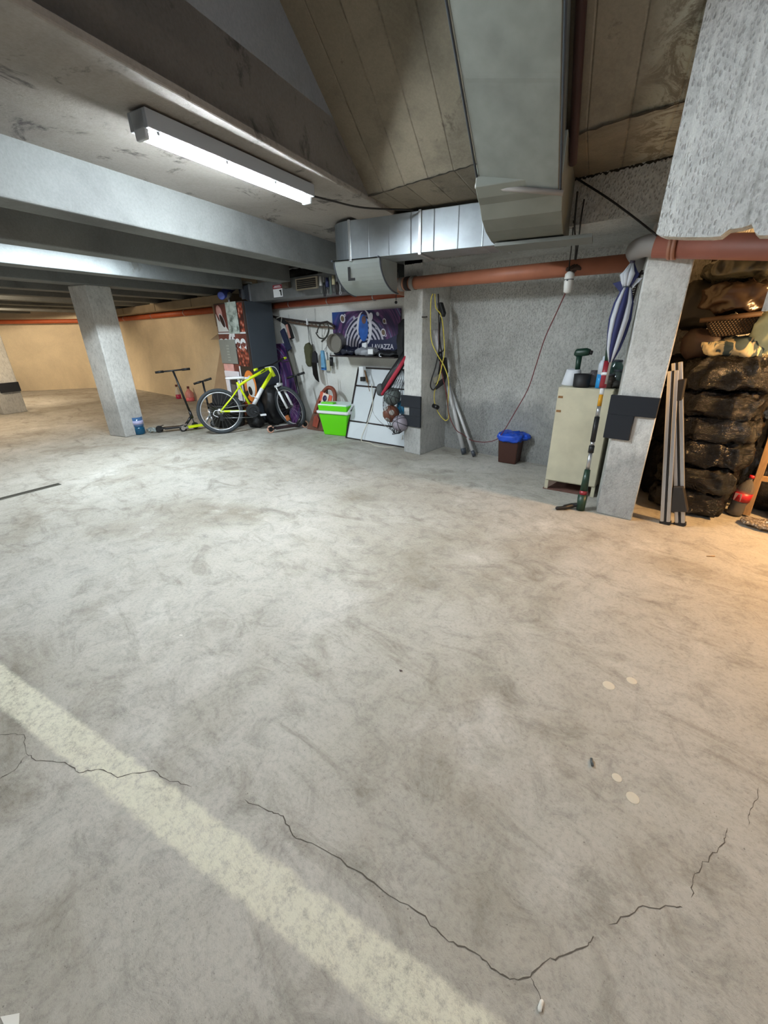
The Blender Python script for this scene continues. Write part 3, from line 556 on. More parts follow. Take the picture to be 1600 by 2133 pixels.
# ================================================================ POSTER
n = NT('poster_print', .35); P0 = PY(693, 651, 4.47); P1 = PY(835.5, 738, 4.47); pcx, pcz = P0.x + (P1.x - P0.x) * .485, P1.z + .075
def swirl(name, cx_, cz_, seedrot=0):
    n = NT(name, .35); dx = n.math('SUBTRACT', n.dot((1, 0, 0)), cx_); dz = n.math('SUBTRACT', n.dot((0, 0, 1)), cz_)
    r_ = n.math('SQRT', n.math('ADD', n.math('POWER', n.math('ABSOLUTE', dx), 2.0), n.math('POWER', n.math('ABSOLUTE', dz), 2.0)))
    ang = n.math('ARCTAN2', dz, dx)
    st = n.math('SINE', n.math('MULTIPLY', n.math('ADD', r_, n.math('MULTIPLY', ang, .012)), 2 * PI / .060)); stripes = n.ramp(n.math('ADD', n.math('MULTIPLY', st, .5), .5), [(.42, srgb('#1e2340')), (.52, srgb('#c4c0cc'))])
    cb = n.t.nodes.new('ShaderNodeCombineXYZ'); n.L(n.math('MULTIPLY', r_, 16), cb.inputs[0]); n.L(n.math('MULTIPLY', ang, 1.1), cb.inputs[1])
    nz = n.noise(1.0, 3, .5, cb.outputs[0]); outer = n.ramp(nz, [(.36, srgb('#231f45')), (.47, srgb('#3f2450')), (.55, srgb('#6a3f6e')), (.60, srgb('#2a2a58')), (.70, srgb('#8f86ad'))])
    blue = n.ramp(n.math('SUBTRACT', n.math('MULTIPLY', dz, 1.0), n.math('MULTIPLY', dx, 1.0)), [(.78, 0.0), (1.02, 1.0)]); outer = n.mix(n.math('MULTIPLY', blue, .85), outer, srgb('#204c94'))
    col = n.mix(n.ramp(r_, [(.40, 1.0), (.41, 0.0)]), outer, stripes); return n.out(col)
del MC['poster_print']
swirl('poster_print', pcx - (P0.x + P1.x) / 2 * 0, pcz)
po = MB().box((P0.x, 4.455, P1.z), (P1.x, 4.475, P0.z)).build('poster', MC['poster_print']); tag(po, 'large purple coffee poster with swirling rings on the back wall', 'poster')
NAVYP = mat('print_navy', '#232747', .4); PWHT = mat('print_white', '#d8d6de', .4); PGR = mat('print_grey', '#a9a8b4', .4, var=.2, vs=12); PBLU = mat('print_blue', '#2c5fb0', .4, var=.3, vs=10)
Yp = 4.4545; px_ = lambda x, y: PY(x, y, Yp)
MB().prism([(px_(748, 716)), (px_(765, 708)), (px_(806, 707)), (px_(835, 694)), (px_(835, 737)), (px_(745, 737))], (0, -.002, 0)).build('navy_field', NAVYP, po)
lp = px_(797.5, 722.5); letters('LAVAZZA', .088, (lp.x, Yp - .006, lp.z), (1, 0, 0), (0, 0, 1), PWHT, po, 'brand_lettering', .001, 1.02, .0016)
MB().box((lp.x - .16, Yp - .005, lp.z - .088), (lp.x + .16, Yp - .003, lp.z - .080)).build('small_print', PGR, po)
for x, y, r_ in ((714, 664, .052), (801, 669, .032), (799, 692.5, .045)):   # seen-from-above cups
    c_ = px_(x, y); disc(c_.x, c_.z, r_ * 1.1, Yp - .001, 'cup_print', PWHT, po, .85, .5); disc(c_.x, c_.z, r_ * .75, Yp - .004, 'coffee_print', mat('coffee_print', '#6d5a46', .5), po, .85, .5); disc(c_.x + r_ * .9, c_.z + r_ * (.8 if x < 720 else -.8), r_ * .35, Yp - .001, 'cup_handle_print', PWHT, po, ring=.5)
for x, y, r_ in ((738, 662, .026), (787, 654, .028), (738, 683, .018), (725, 700, .03), (784, 683, .022)): c_ = px_(x, y); disc(c_.x, c_.z, r_, Yp - .001, 'cup_print', PGR, po, .8, .9)
c_ = px_(757, 683)   # tall crescents in the middle
def crescent(c, a1, a2, R1, w, name, m_, sx=.5, y_=Yp - .004):
    o_ = []; i_ = []
    for k in range(21):
        t = a1 + (a2 - a1) * k / 20; ww = w * math.sin(PI * k / 20) + .004
        o_.append(Vector((c.x + (R1) * math.cos(t) * sx, y_, c.z + R1 * math.sin(t)))); i_.append(Vector((c.x + (R1 - ww) * math.cos(t) * sx, y_, c.z + (R1 - ww * .6) * math.sin(t))))
    vs = o_ + i_; return MB().add(vs + [v - Vector((0, .001, 0)) for v in vs], [(42 + k, 42 + k + 1, 42 + 21 + k + 1, 42 + 21 + k) for k in range(20)] + [(k, 21 + k, 22 + k, k + 1) for k in range(20)]).build(name, m_, po)
disc(c_.x, c_.z, .17, Yp - .002, 'figure_print', PBLU, po, .55, 0); crescent(c_, PI * .5, PI * 1.25, .20, .06, 'crescent_print', PWHT, .62); crescent(Vector((c_.x + .03, 0, c_.z)), -PI * .55, PI * .5, .22, .09, 'crescent_print', PWHT, .62)
disc(c_.x + .15, c_.z + .13, .055, Yp - .007, 'crescent_print', PWHT, po, .7, -.3); disc(c_.x + .02, c_.z + .1, .05, Yp - .005, 'figure_print', mat('print_umber', '#6b4a44', .5), po, .8)
# ================================================================ WALL RAIL AND HANGING THINGS
WYH = 4.42
def w(x, y, Y=WYH): return PY(x, y, Y)
rl = thing('wall_rail', 'rusty lattice rail fixed on the back wall left of the poster', 'rail', w(570, 662))
a_, b_ = w(568, 660), w(697, 682); pts_t = [w(568, 659), w(592, 664), w(640, 671), w(668, 673), w(682, 670.5), w(697, 680)]; pts_b = [w(585, 668), w(597, 670), w(640, 677), w(668, 681), w(682, 681), w(697, 684)]
MB().tube(pts_t, .016, 8).build('upper_bar', IRON, rl); MB().tube(pts_b, .012, 8).build('lower_bar', mat('rust_iron', '#6b5446', .7, .3, var=.3), rl)
RUS = MC['rust_iron']
for k in range(12):
    t = k / 11; x0 = 594 + 96 * t; zt_ = w(x0, 664 + 9 * min(1, t * 1.2)); zb_ = w(x0 + 5, 670.5 + 12 * min(1, t * 1.2)); MB().tube([zt_, zb_], .007, 6).build('lattice_strut', RUS, rl)
MB().prism([w(572, 662, 4.41), w(590, 664, 4.41), w(594, 677, 4.41), w(586, 672, 4.41)], (0, .02, 0)).build('end_bracket', BLACK, rl)
hs1 = MB().flat(bez([w(588, 668, 4.38), w(598, 676, 4.36), w(604, 690, 4.36), w(609, 706, 4.38)], 5), .09, .03, (1, 0, .2)).build('harness_strap', BLACK); tag(hs1, 'black padded strap hanging from the left end of the wall rail', 'strap')
pk = MB().flat(bez([w(597, 676, 4.335), w(600, 688, 4.335), w(604, 704, 4.34)], 4), .045, .012, (1, 0, .2)).build('pink_strap', mat('pink_strap', '#b58478', .7)); tag(pk, 'faded pink strap hanging in front of the black one on the rail', 'strap')
wh_ = MB().tube(bez([w(576, 663, 4.37), w(586, 660, 4.37), w(586, 668, 4.36), w(584, 680, 4.37)], 6), .004, 6).build('hanging_string', mat('cord_white', '#c9c5b8', .7)); tag(wh_, 'thin white cord looped over the left end of the wall rail', 'cord')
gl = MB().box((-.055, -.02, -.17), (.055, .02, .17)); cM = w(595.5, 708, 4.38); Rm = Matrix.Translation(cM) @ Matrix.Rotation(.42, 4, 'Y').inverted(); gl.v = [Rm @ v for v in gl.v]
gc = gl.build('fabric_case', NAVY, None, .012); tag(gc, 'navy fabric case tilted on the wall below the rail', 'case')
pc = thing('belt_pouch', 'olive green pouch hanging on a cord from the wall rail', 'pouch', w(647, 722))
MB().pillow(w(643.5, 739, 4.41), (.075, .045, .175), 3.2, wr=.012, fr=9, seed=2).build('pouch_body', OLIVE, pc); MB().tube([w(641, 677, 4.40), w(645, 719, 4.40)], .004, 6).tube([w(642, 679, 4.39), w(651, 722, 4.39)], .004, 6).build('hanging_cord', BLKCAB, pc)
MB().box((w(641, 672, 4.39).x - .012, 4.37, w(641, 677).z), (w(641, 672, 4.39).x + .012, 4.395, w(640, 664).z)).build('white_clip', WHITE, pc, .003)
MB
mc = thing('machete', 'black machete hanging blade-down beside the olive pouch', 'machete', w(655, 735)); MB().tube([w(655, 733, 4.385), w(652, 722, 4.39), w(645, 679, 4.385)], .003, 6).build('hanging_cord', BLKCAB, mc)
MB().prism([w(649.5, 755, 4.36), w(659, 756, 4.36), w(660, 770, 4.36), (w(662, 782, 4.36)), (w(664, 796, 4.36)), w(657, 790, 4.36), w(652, 780, 4.36)], (0, .012, 0)).build('blade', mat('black_blade', '#17181a', .35, .4), mc)
MB().prism([w(650, 735, 4.37), w(654, 731, 4.37), w(658, 737, 4.37), w(660, 756, 4.37), (w(649, 756, 4.37))], (0, .035, 0)).build('handle', mat('sheath_black', '#1d1d22', .8), mc, .006)
for nm, pts, r_, lb in (('belt', [w(667, 675, 4.38), w(662, 684, 4.37), w(661, 692, 4.37)], .03, 0),): pass
bl = MB().flat(bez([w(682, 674, 4.38), w(685, 686, 4.37), w(681, 700, 4.37), (w(670, 712, 4.38))], 6), .028, .008, (.8, 0, -.6)).flat(bez([w(667, 675, 4.38), w(661.5, 688, 4.37), w(661, 694, 4.37)], 5), .022, .008, (1, 0, 0)).flat(bez([w(658, 693, 4.38), w(665, 703, 4.37), w(674, 705, 4.37), w(679, 702, 4.38)], 5), .02, .008, (.3, 0, 1)).build('leather_belt', mat('belt_dark', '#34342f', .6)); tag(bl, 'dark belt hanging in a loop from the wall rail', 'belt')
bs = thing('cleaning_brush', 'light blue plastic brush hanging under the shelf', 'brush', w(672, 740))
MB().prism([w(667, 730, 4.40), w(672, 730, 4.40), w(677, 768, 4.40), w(669, 769, 4.40)], (0, .04, 0)).build('brush_body', mat('brush_blue', '#6ba3c8', .5, var=.2, vs=20), bs, .008); MB().box((w(669, 768, 4.40).x, 4.40, w(670, 769).z - .01), (w(677, 768, 4.40).x, 4.44, w(670, 769).z + .03)).build('brush_end', mat('brush_deep_blue', '#2d6fb5', .5), bs, .004)
bp_ = thing('hand_brush', 'white bristled brush hanging between blue brush and black tool', 'brush', w(680, 745)); MB().cyl(w(678, 733, 4.41), w(681, 750, 4.41), .012, n=10).build('handle', WHITE, bp_); MB().box((w(679, 750, 4.40).x, 4.40, w(680, 772).z), (w(686, 750, 4.40).x, 4.43, w(680, 750).z)).build('bristles', mat('bristle_cream', '#bdb9a4', .9, bump=.5, bs=120), bp_, .004)
SZ = w(780, 745, 4.2).z + .015
bt = thing('black_tool', 'short black handled tool hanging last under the shelf end', 'tool', w(691, 745)); MB().cyl(w(690, 744, 4.40), w(691, 762, 4.40), .028, .026, 12).build('handle', BLACK, bt); MB().torus(w(689.5, 739, 4.40), (0, 1, 0), .02, .006, 16, 6).build('ring', STEEL, bt); MB().tube([w(689.5, 738, 4.40), (w(689.5, 738, 4.40).x, 4.40, SZ - .01)], .004, 6).build('hanging_cord', BLKCAB, bt); MB().tube([w(678, 735, 4.41), w(681, 720, 4.41), w(684, 684, 4.41)], .003, 6).build('hanging_cord', BLKCAB, bp_); MB().tube([w(671, 732, 4.41), w(671, 682, 4.41)], .003, 6).build('hanging_cord', BLKCAB, bs)
# shelf edge with jackets and pot
sh = MB().box((w(690, 725, 4.2).x, 4.16, w(780, 745, 4.2).z - .0), (-3.55, 4.49, w(780, 745, 4.2).z + .015)).build('wall_shelf', IRON); tag(sh, 'thin dark shelf under the purple poster', 'shelf')
SZ = w(780, 745, 4.2).z + .015
pot = thing('metal_pot', 'dented grey metal pot lying on its side at the left shelf end', 'pot', w(695, 716, 4.2)); cc = w(696, 715, 4.12); dd_ = Vector((.25, -1, -.15)).normalized()
MB().lathe([(.08, -.16), (.115, -.13), (.12, 0), (.124, 0), (.112, -.005), (.108, -.12), (.07, -.14)], 28, cc, dd_).build('pot_body', mat('pot_metal', '#98938a', .4, .5, var=.15, vs=9), pot); disc(cc.x - .0, cc.z, .108, cc.y + .03, 'pot_inside', mat('pot_inside', '#77736b', .6, .3), pot)
MB().tube(bez([w(684, 712, 4.16), w(680, 722, 4.1), w(676, 728, 4.1)], 5), .006, 6).build('handle', STEEL, pot)
cl1 = MB().pillow(Vector((w(718, 728, 4.25).x, 4.28, SZ + .055)), (.22, .11, .055), 2.6, wr=.04, fr=8, seed=8).build('folded_jacket', mat('shiny_navy', '#171b2c', .35)); tag(cl1, 'shiny navy jacket folded on the left half of the shelf', 'jacket')
cl2 = MB().pillow(Vector((w(763, 732, 4.25).x, 4.27, SZ + .05)), (.20, .10, .05), 2.6, wr=.03, fr=7, seed=9).build('grey_roll', mat('silver_grey', '#8b8e95', .4, var=.25, vs=9)); tag(cl2, 'silver grey rolled cloth in the middle of the shelf', 'roll')
MB().box((w(767, 733, 4.15).x, 4.145, SZ + .03), (w(777, 733, 4.15).x, 4.155, SZ + .09)).build('white_label', WHITE, cl2)
cl3 = MB().pillow(Vector((w(812, 731, 4.25).x, 4.29, SZ + .032)), (.20, .11, .032), 2.6, wr=.04, fr=9, seed=10).build('black_jacket', mat('cloth_black', '#14151a', .6)); tag(cl3, 'black jacket bunched on the right half of the shelf', 'jacket')
wp_ = MB().quadbox([w(757, 715, 4.3), w(766, 713, 4.3), w(766, 730, 4.25), w(757, 728, 4.25)], (0, 1, 0), .03).build('white_block', WHITE, None, .003); tag(wp_, 'small white carton standing on the shelf before the poster', 'carton')
hk = MB().tube(bez([w(792, 736, 4.13), w(790, 741, 4.12), w(795, 743, 4.12)], 5), .005, 6).build('metal_hook', STEEL); tag(hk, 'small metal hook hanging over the shelf edge below the brand name', 'hook')
pll = thing('wall_cable', 'white cable clipped down the wall behind the parking barrier', 'cable', w(705, 790)); MB().tube(bez([w(675, 775, 4.46), w(679, 800, 4.46), w(683, 830, 4.46)], 5), .006, 6).tube(bez([w(704, 790, 4.46), w(706, 815, 4.46), w(712, 850, 4.46)], 5), .006, 6).build('cable_run', mat('cable_offwhite', '#c8c6be', .6), pll)
for x0, y0, y1 in ((600, 656, 668), (655, 643, 672)): q = MB().tube([w(x0, y0, 4.48), w(x0 + 1, y1, 4.48)], .006, 6).build('wall_rod', mat('rod_white', '#d8dad8', .5)); tag(q, 'white rod stub on the wall above the %s' % ('left end of the rail' if x0 < 620 else 'middle of the rail'), 'rod')
# small items right of the poster, at the column
hh = MB().pillow(w(842, 710, 4.1), (.06, .08, .22), 2.8, wr=.03, fr=8, seed=12).build('head_torch_bag', mat('black_cloth', '#15171b', .7)); tag(hh, 'black cloth gear hanging beside the middle column right of the poster', 'bag')
pc2 = MB().tube(bez([w(829, 560, 3.9), w(826, 600, 3.9), w(825, 626, 3.88)], 6), .004, 6).ball(w(825, 630, 3.88), .016, 12).build('pull_cord', BLACK); tag(pc2, 'black pull cord hanging left of the middle column', 'cord')
ft = MB().box((w(680, 640, 3.9).x * 0 - 3.42, 4.0, 1.93), (-3.38, 4.04, 2.0)).build('duct_tab', STEEL); tag(ft, 'small bright tab at the right end of the low duct', 'bracket')
# ================================================================ BICYCLE
def frame_T(loc, heading, up=(0, 0, 1)):
    x = Vector(heading).normalized(); z = Vector(up); z = (z - x * z.dot(x)).normalized(); y = z.cross(x); m = Matrix.Identity(4)
    for i in range(3): m[i][0] = x[i]; m[i][1] = y[i]; m[i][2] = z[i]; m[i][3] = loc[i]
    return m
bk0 = PZ(467, 903); bkh = Vector((.475, .88, 0)).normalized()
BT = frame_T(bk0, bkh, Vector((-.06, .03, 1)))
bk = thing('bicycle', 'lime yellow mountain bike with white saddle parked before the coffee machine', 'bicycle', bk0)
TYRE = mat('bike_tyre', '#33383c', .75, bump=.3, bs=150); RIM = mat('bike_rim', '#c9ccd0', .3, .7); WPAINT = mat('white_paint', '#e9ebee', .35, coat=.3); LGREY = mat('black_paint', '#1a1b1e', .35)
def wheel(T, Rr, parent, cassette):
    wh = MB(T).torus((0, 0, 0), (0, 1, 0), Rr - .024, .025, 56, 10).build('wheel', TYRE, parent)
    MB(T).torus((0, 0, 0), (0, 1, 0), Rr - .056, .010, 56, 8).build('rim', RIM, wh)
    q = MB(T)
    for k in range(24):
        a_ = 2 * PI * k / 24; s_ = .028 * (1 if k % 2 else -1); q.tube([(.02 * math.cos(a_ + .5), s_, .02 * math.sin(a_ + .5)), ((Rr - .06) * math.cos(a_), 0, (Rr - .06) * math.sin(a_))], 0.0008, 4, caps=False)
    q.build('spokes', STEEL, wh); MB(T).cyl((0, -.05, 0), (0, .05, 0), .018, n=14).build('hub', LGREY, wh)
    if cassette: MB(T).lathe([(.05, -.045), (.05, -.04), (.035, -.03), (.02, -.02)], 24, (0, 0, 0), (0, 1, 0)).build('cassette', STEEL, wh)
    return wh
RB = .335
wheel(BT @ Matrix.Translation((0, 0, RB)), RB, bk, True)
ST = BT @ Matrix.Translation((.90, 0, .70)) @ Matrix.Rotation(-.30, 4, 'Y') @ Matrix.Rotation(-1.02, 4, 'Z')   # steering axis frame turned to the rider's right
fo = .05; axle_d = -.40
wheel(ST @ Matrix.Translation((fo, 0, axle_d)), RB, bk, False)
F = MB(BT); F.tube([(.325, 0, .69), (.45, 0, .765), (.80, 0, .93)], [.019, .021, .024], 14).build('top_tube', LIME, bk)
MB(BT).tube([(.845, 0, .865), (.62, 0, .58), (.47, 0, .345)], [.027, .028, .026], 14).build('down_tube', LIME, bk)
MB(BT).tube([(.66, 0, .635), (.50, 0, .40)], .030, 14).build('white_down_tube_panel', WPAINT, bk)
MB(BT).tube([(.47, 0, .33), (.325, 0, .69), (.305, 0, .745)], .018, 12).build('seat_tube', LIME, bk)
MB(BT).tube([(.795, 0, .965), (.865, 0, .80)], .028, 14).build('head_tube', LIME, bk)
for s_ in (-1, 1):
    MB(BT).tube([(.325, s_ * .03, .67), (.16, s_ * .05, .49), (.0, s_ * .06, RB)], .010, 8).build('seat_stay', LIME, bk)
    cs = MB(BT).tube([(.47, s_ * .04, .31), (.2, s_ * .055, .325), (0, s_ * .06, RB)], .011, 8).build('chain_stay', LIME, bk)
MB(BT).tube([(.38, -.046, .314), (.14, -.060, .328)], .0125, 8).build('white_chain_stay_panel', WPAINT, bk)
ck = MB(BT).cyl((.47, -.05, .315), (.47, -.06, .315), .10, n=36).build('chainring', mat('chainring', '#26282b', .4, .4), bk)
MB(BT).torus((.47, -.064, .315), (0, 1, 0), .055, .006, 30, 6).build('chainring_bolts', LGREY, ck)
for s_, dz in ((-1, -1), (1, 1)):
    cr_ = MB(BT).tube([(.47, s_ * .075, .315), (.47 + .15 * -dz * .95, s_ * .09, .315 + dz * -.07 * -1)], .011, 8).build('crank', LGREY, bk)
    px0 = .47 - .145 * dz; MB(BT).box((px0 - .045, s_ * .10 - .05, .305 + .07 * dz * 1 + .0), (px0 + .045, s_ * .10 + .05, .33 + .07 * dz)).build('pedal', WPAINT if s_ < 0 else LGREY, cr_, .004)
MB(BT).tube([(.47, -.06, .415), (.0, -.05, .38)], .004, 6).tube([(.46, -.06, .215), (.02, -.05, .24)], .004, 6).build('chain', STEEL, bk)
MB(BT).box((-.02, -.075, .20), (.03, -.055, .30)).build('derailleur', LGREY, bk, .006)
MB(BT).tube(bez([(.06, -.07, .33), (-.06, -.075, .36), (-.10, -.075, .30), (-.04, -.07, .26)], 5), .005, 6).build('brake_cable', WPAINT, bk)
MB(BT).cyl((.305, 0, .74), (.30, 0, .79), .013, n=10).build('seat_post', LGREY, bk)
MB(BT).pillow((.29, 0, .805), (.145, .06, .022), 2.6).pillow((.41, 0, .795), (.09, .028, .018), 2.4).build('saddle', WPAINT, bk)
MB(BT).tube([(.38, -.02, .775), (.29, -.025, .77), (.25, -.02, .785)], .005, 6).build('saddle_rail', LGREY, bk)
fk = MB(ST).tube([(0, 0, -.0), (0, 0, -.03)], .02, 10).box((-.02, -.065, -.05), (.03, .065, -.02)).build('fork_crown', WPAINT, bk)
for s_ in (-1, 1): MB(ST).tube([(.0, s_ * .055, -.03), (.015, s_ * .056, -.18)], .013, 10).build('fork_leg_upper', STEEL, bk); MB(ST).tube([(.015, s_ * .056, -.12), (fo, s_ * .056, axle_d)], .018, 10).build('fork_leg', WPAINT, bk)
MB(ST).tube([(0, 0, .20), (.0, 0, .25), (.07, 0, .275)], .016, 10).build('stem', LGREY, bk)
hbz = .275; MB(ST).tube(bez([(.04, -.30, hbz + .02), (.06, -.14, hbz + .01), (.07, 0, hbz), (.06, .14, hbz + .01), (.04, .30, hbz + .02)], 5), .013, 10).build('handlebar', LGREY, bk)
for s_ in (-1, 1):
    MB(ST).tube([(.045, s_ * .19, hbz + .015), (.040, s_ * .265, hbz + .018)], .017, 10).build('grip', BLACK, bk); MB(ST).tube([(.040, s_ * .265, hbz + .018), (.035, s_ * .325, hbz + .02)], .018, 10).build('grip_end', LIME, bk)
    MB(ST).tube([(.055, s_ * .17, hbz + .0), (.12, s_ * .20, hbz - .03), (.125, s_ * .29, hbz - .04)], .007, 6).build('brake_lever', LGREY, bk)
    MB(ST).tube(bez([(.08, s_ * .16, hbz), (.20, s_ * .08, hbz - .04), (.14, s_ * .02, .08), (.05, s_ * .03, -.05)], 6), .004, 6).build('cable_run', LGREY if s_ > 0 else WPAINT, bk)
MB(BT).torus((.545, -.03, .50), (1, .2, 1.2), .038, .005, 16, 6).build('bottle_cage', WPAINT, bk)
MB(BT).tube([(-.01, -.30, 0), (.0, -.28, 0)], .001, 4)
T_ = MB(BT).tube([(.12, .07, .30), (.10, .20, .012)], .007, 8).build('kickstand', LGREY, bk)
MB(ST @ Matrix.Translation((fo, 0, axle_d))).box((-.19, -.03, -.20), (-.16, .03, -.12)).build('spoke_reflector', mat('reflector_orange', '#c77443', .3), bk, .003)
# ================================================================ SCOOTERS
def scooter(name, label, pr, pf, bar_c, bar_l, deckm, wheelm, wr=.055, barm=None, handles=True, bar_dir=None, metal=None):
    barm = barm or LGREY; metal = metal or LGREY
    t_ = thing(name, label, 'scooter', (pr + pf) / 2, 'kick scooters by the bicycle'); d = (pf - pr); d.z = 0; dn = d.normalized(); sd = Vector((-dn.y, dn.x, 0))
    for p, k in ((pr, 0), (pf, 1)):
        c = Vector((p.x, p.y, wr)); wz = MB().torus(c, sd, wr - .014, .014, 28, 10).build('wheel', wheelm, t_); MB().cyl(c - sd * .012, c + sd * .012, wr - .022, n=20).build('wheel_core', metal, wz)
    zd = wr + .02; a_ = pr + dn * .07; b_ = pf - dn * .14
    MB().quadbox([Vector((a_.x, a_.y, zd)) - sd * .052, Vector((b_.x, b_.y, zd)) - sd * .052, Vector((b_.x, b_.y, zd)) + sd * .052, Vector((a_.x, a_.y, zd)) + sd * .052], (0, 0, 1), .03).build('deck', deckm, t_, .006)
    for s_ in (-1, 1): MB().box((-.001, -.001, -.001), (.001, .001, .001)) if 0 else MB().quadbox([Vector((pr.x, pr.y, wr - .01)) + sd * s_ * .03, a_ + sd * s_ * .03 + Vector((0, 0, zd - .02)) - a_ * 0, a_ + sd * s_ * .03 + Vector((0, 0, zd + .004)), Vector((pr.x, pr.y, wr + .012)) + sd * s_ * .03], sd, .008).build('wheel_arm', metal, t_)
    nk = Vector((b_.x, b_.y, zd)); hd = Vector((pf.x, pf.y, wr)) + dn * -.03 + Vector((0, 0, .17)); MB().tube([nk, hd - Vector((0, 0, .02))], .022, 10).build('neck', metal, t_); cst = (bar_c - hd).normalized()
    MB().cyl(hd - cst * .05, hd + cst * .07, .024, n=14).build('head_tube', metal, t_)
    for s_ in (-1, 1): MB().tube([hd - cst * .05 + sd * s_ * .02, Vector((pf.x, pf.y, wr)) + sd * s_ * .024], .010, 8).build('fork_leg', metal, t_)
    MB().tube([hd + cst * .06, bar_c], .016, 12).build('stem', barm, t_)
    bd2 = Vector(bar_dir).normalized() if bar_dir else sd
    hb_ = MB().tube([bar_c - bd2 * bar_l / 2, bar_c + bd2 * bar_l / 2], .012, 10).build('handlebar', barm, t_)
    for s_ in (-1, 1): MB().tube([bar_c + bd2 * s_ * (bar_l / 2 - .12), bar_c + bd2 * s_ * bar_l / 2], .018, 10).build('grip', BLACK, t_)
    MB().quadbox([pr + dn * -.05 + Vector((0, 0, wr + .03)) - sd * .025, pr + dn * .07 + Vector((0, 0, wr + .06)) - sd * .025, pr + dn * .07 + Vector((0, 0, wr + .06)) + sd * .025, pr + dn * -.05 + Vector((0, 0, wr + .03)) + sd * .025], (0, 0, 1), .006).build('mudguard_brake', metal, t_)
    return t_
pA0, pA1 = PZ(334, 901), PZ(408, 893); bA = PF(360, 772, PZ(400, 892))
scooter('kick_scooter', 'black kick scooter with a T-bar standing left of the bicycle', pA0, pA1, bA, .50, LGREY, RUBBER, bar_dir=(PF(383, 769, PZ(400, 892)) - PF(335, 774, PZ(400, 892))))
pB0, pB1 = PZ(383, 899), PZ(446, 889); bB = PF(422, 794, PZ(440, 886))
scooter('kick_scooter', 'kick scooter with a bright yellow deck standing behind the rear bicycle wheel', pB0, pB1, bB, .30, LIME, RUBBER, bar_dir=(PF(427, 786, PZ(440, 886)) - PF(415, 803, PZ(435, 886))) + Vector((.25, .25, 0)), metal=ALU)
pC0, pC1 = PZ(565, 902), PZ(636, 891); bC = PF(616, 782, PZ(632, 888))
scooter('kick_scooter', 'dark scooter with pinkish rear wheel under the front bicycle wheel', pC0, pC1, bC, .30, mat('scooter_plum', '#3a2c30', .4, .4), mat('wheel_pink', '#d8a892', .5), .058, bar_dir=(PF(624, 776, PZ(632, 888)) - PF(608, 790, PZ(632, 888))) + Vector((.2, .1, 0)))
# black tub, bag and crate behind the bicycle
tb = thing('storage_tub', 'black plastic tub standing behind the rear bicycle wheel', 'tub', PZ(465, 880)); c_ = Vector((-6.60, 3.46, 0))
MB().lathe([(.21, 0), (.24, .02), (.28, .34), (.295, .35), (.295, .37), (.27, .37), (.255, .34), (.21, .03)], 28, c_).build('tub_body', mat('tub_black', '#131417', .5), tb); MB().quadbox([c_ + Vector((-.1, -.2, .37)), c_ + Vector((.26, -.05, .36)), c_ + Vector((.30, -.02, .54)), c_ + Vector((-.08, -.18, .56))], (0, -1, 0), .03).build('lid', mat('tub_lid', '#1b1c20', .4), tb, .006)
cpt = MB().pillow((-7.55, 3.85, .20), (.30, .20, .20), 3.2, wr=.03, fr=5, seed=31).build('cement_sack', mat('sack_beige', '#b7a283', .9, var=.15, vs=6)); tag(cpt, 'beige sack slumped on the floor behind the kick scooters', 'sack')
cp2 = MB().box((-8.05, 3.80, 0), (-7.42, 4.05, .12)).build('cardboard_box', MC['cardboard_light'], None, .006); tag(cp2, 'flat tan box on the floor between beige sack and pink bottles', 'box')
rf = MB().prism([(-6.95, 3.52, .46), (-6.75, 3.60, .46), (-6.75, 3.60, .57), (-6.9, 3.52, .56)], (.04, -.12, 0)).build('grey_jug', mat('jug_grey', '#6e7270', .5)); tag(rf, 'grey jug resting on the tub behind the bicycle wheel', 'jug')
rf.location.z = -.09
bb_ = MB().pillow((-6.07, 4.04, .31), (.155, .20, .32), 2.8, wr=.05, fr=6, seed=21).build('black_sack', mat('sack_black', '#121316', .5)); tag(bb_, 'full black sack between coffee machine and front bicycle wheel', 'sack')
b3 = MB().pillow((-6.10, 3.66, .12), (.13, .11, .12), 2.6, wr=.04, fr=7, seed=23).build('black_sack', MC['sack_black']); tag(b3, 'smaller black sack behind the pedals of the bicycle', 'sack')
# second printed panel leaning on the wall
q0 = [PZ(600, 879, 0), PZ(634, 881, 0)]
swirl('panel_print', -6.6, .55)
def yset(p, y, z=0.0): return Vector((p.x, y, z))
b0, b1 = PZ(600, 886), PZ(630, 891); t0_, t1_ = PY(566.5, 717, 4.44), PY(591, 715, 4.44)
lpn = MB().quadbox([yset(b0, 4.16), yset(b1, 4.16), t1_, t0_], (0, -1, 0), .015).build('printed_banner', MC['panel_print']); tag(lpn, 'narrow purple striped panel leaning on the wall behind the handlebars', 'panel')
t0_, t1_ = PY(594, 722, 4.47), PY(606, 722, 4.47); lp2 = MB().quadbox([Vector((t0_.x + .46, 4.30, 0)), Vector((t0_.x + .60, 4.30, 0)), t1_, t0_], (0, -1, 0), .02).build('leaning_board', mat('grey_board', '#77756c', .8)); tag(lp2, 'grey narrow board leaning on the wall beside the striped panel', 'board')
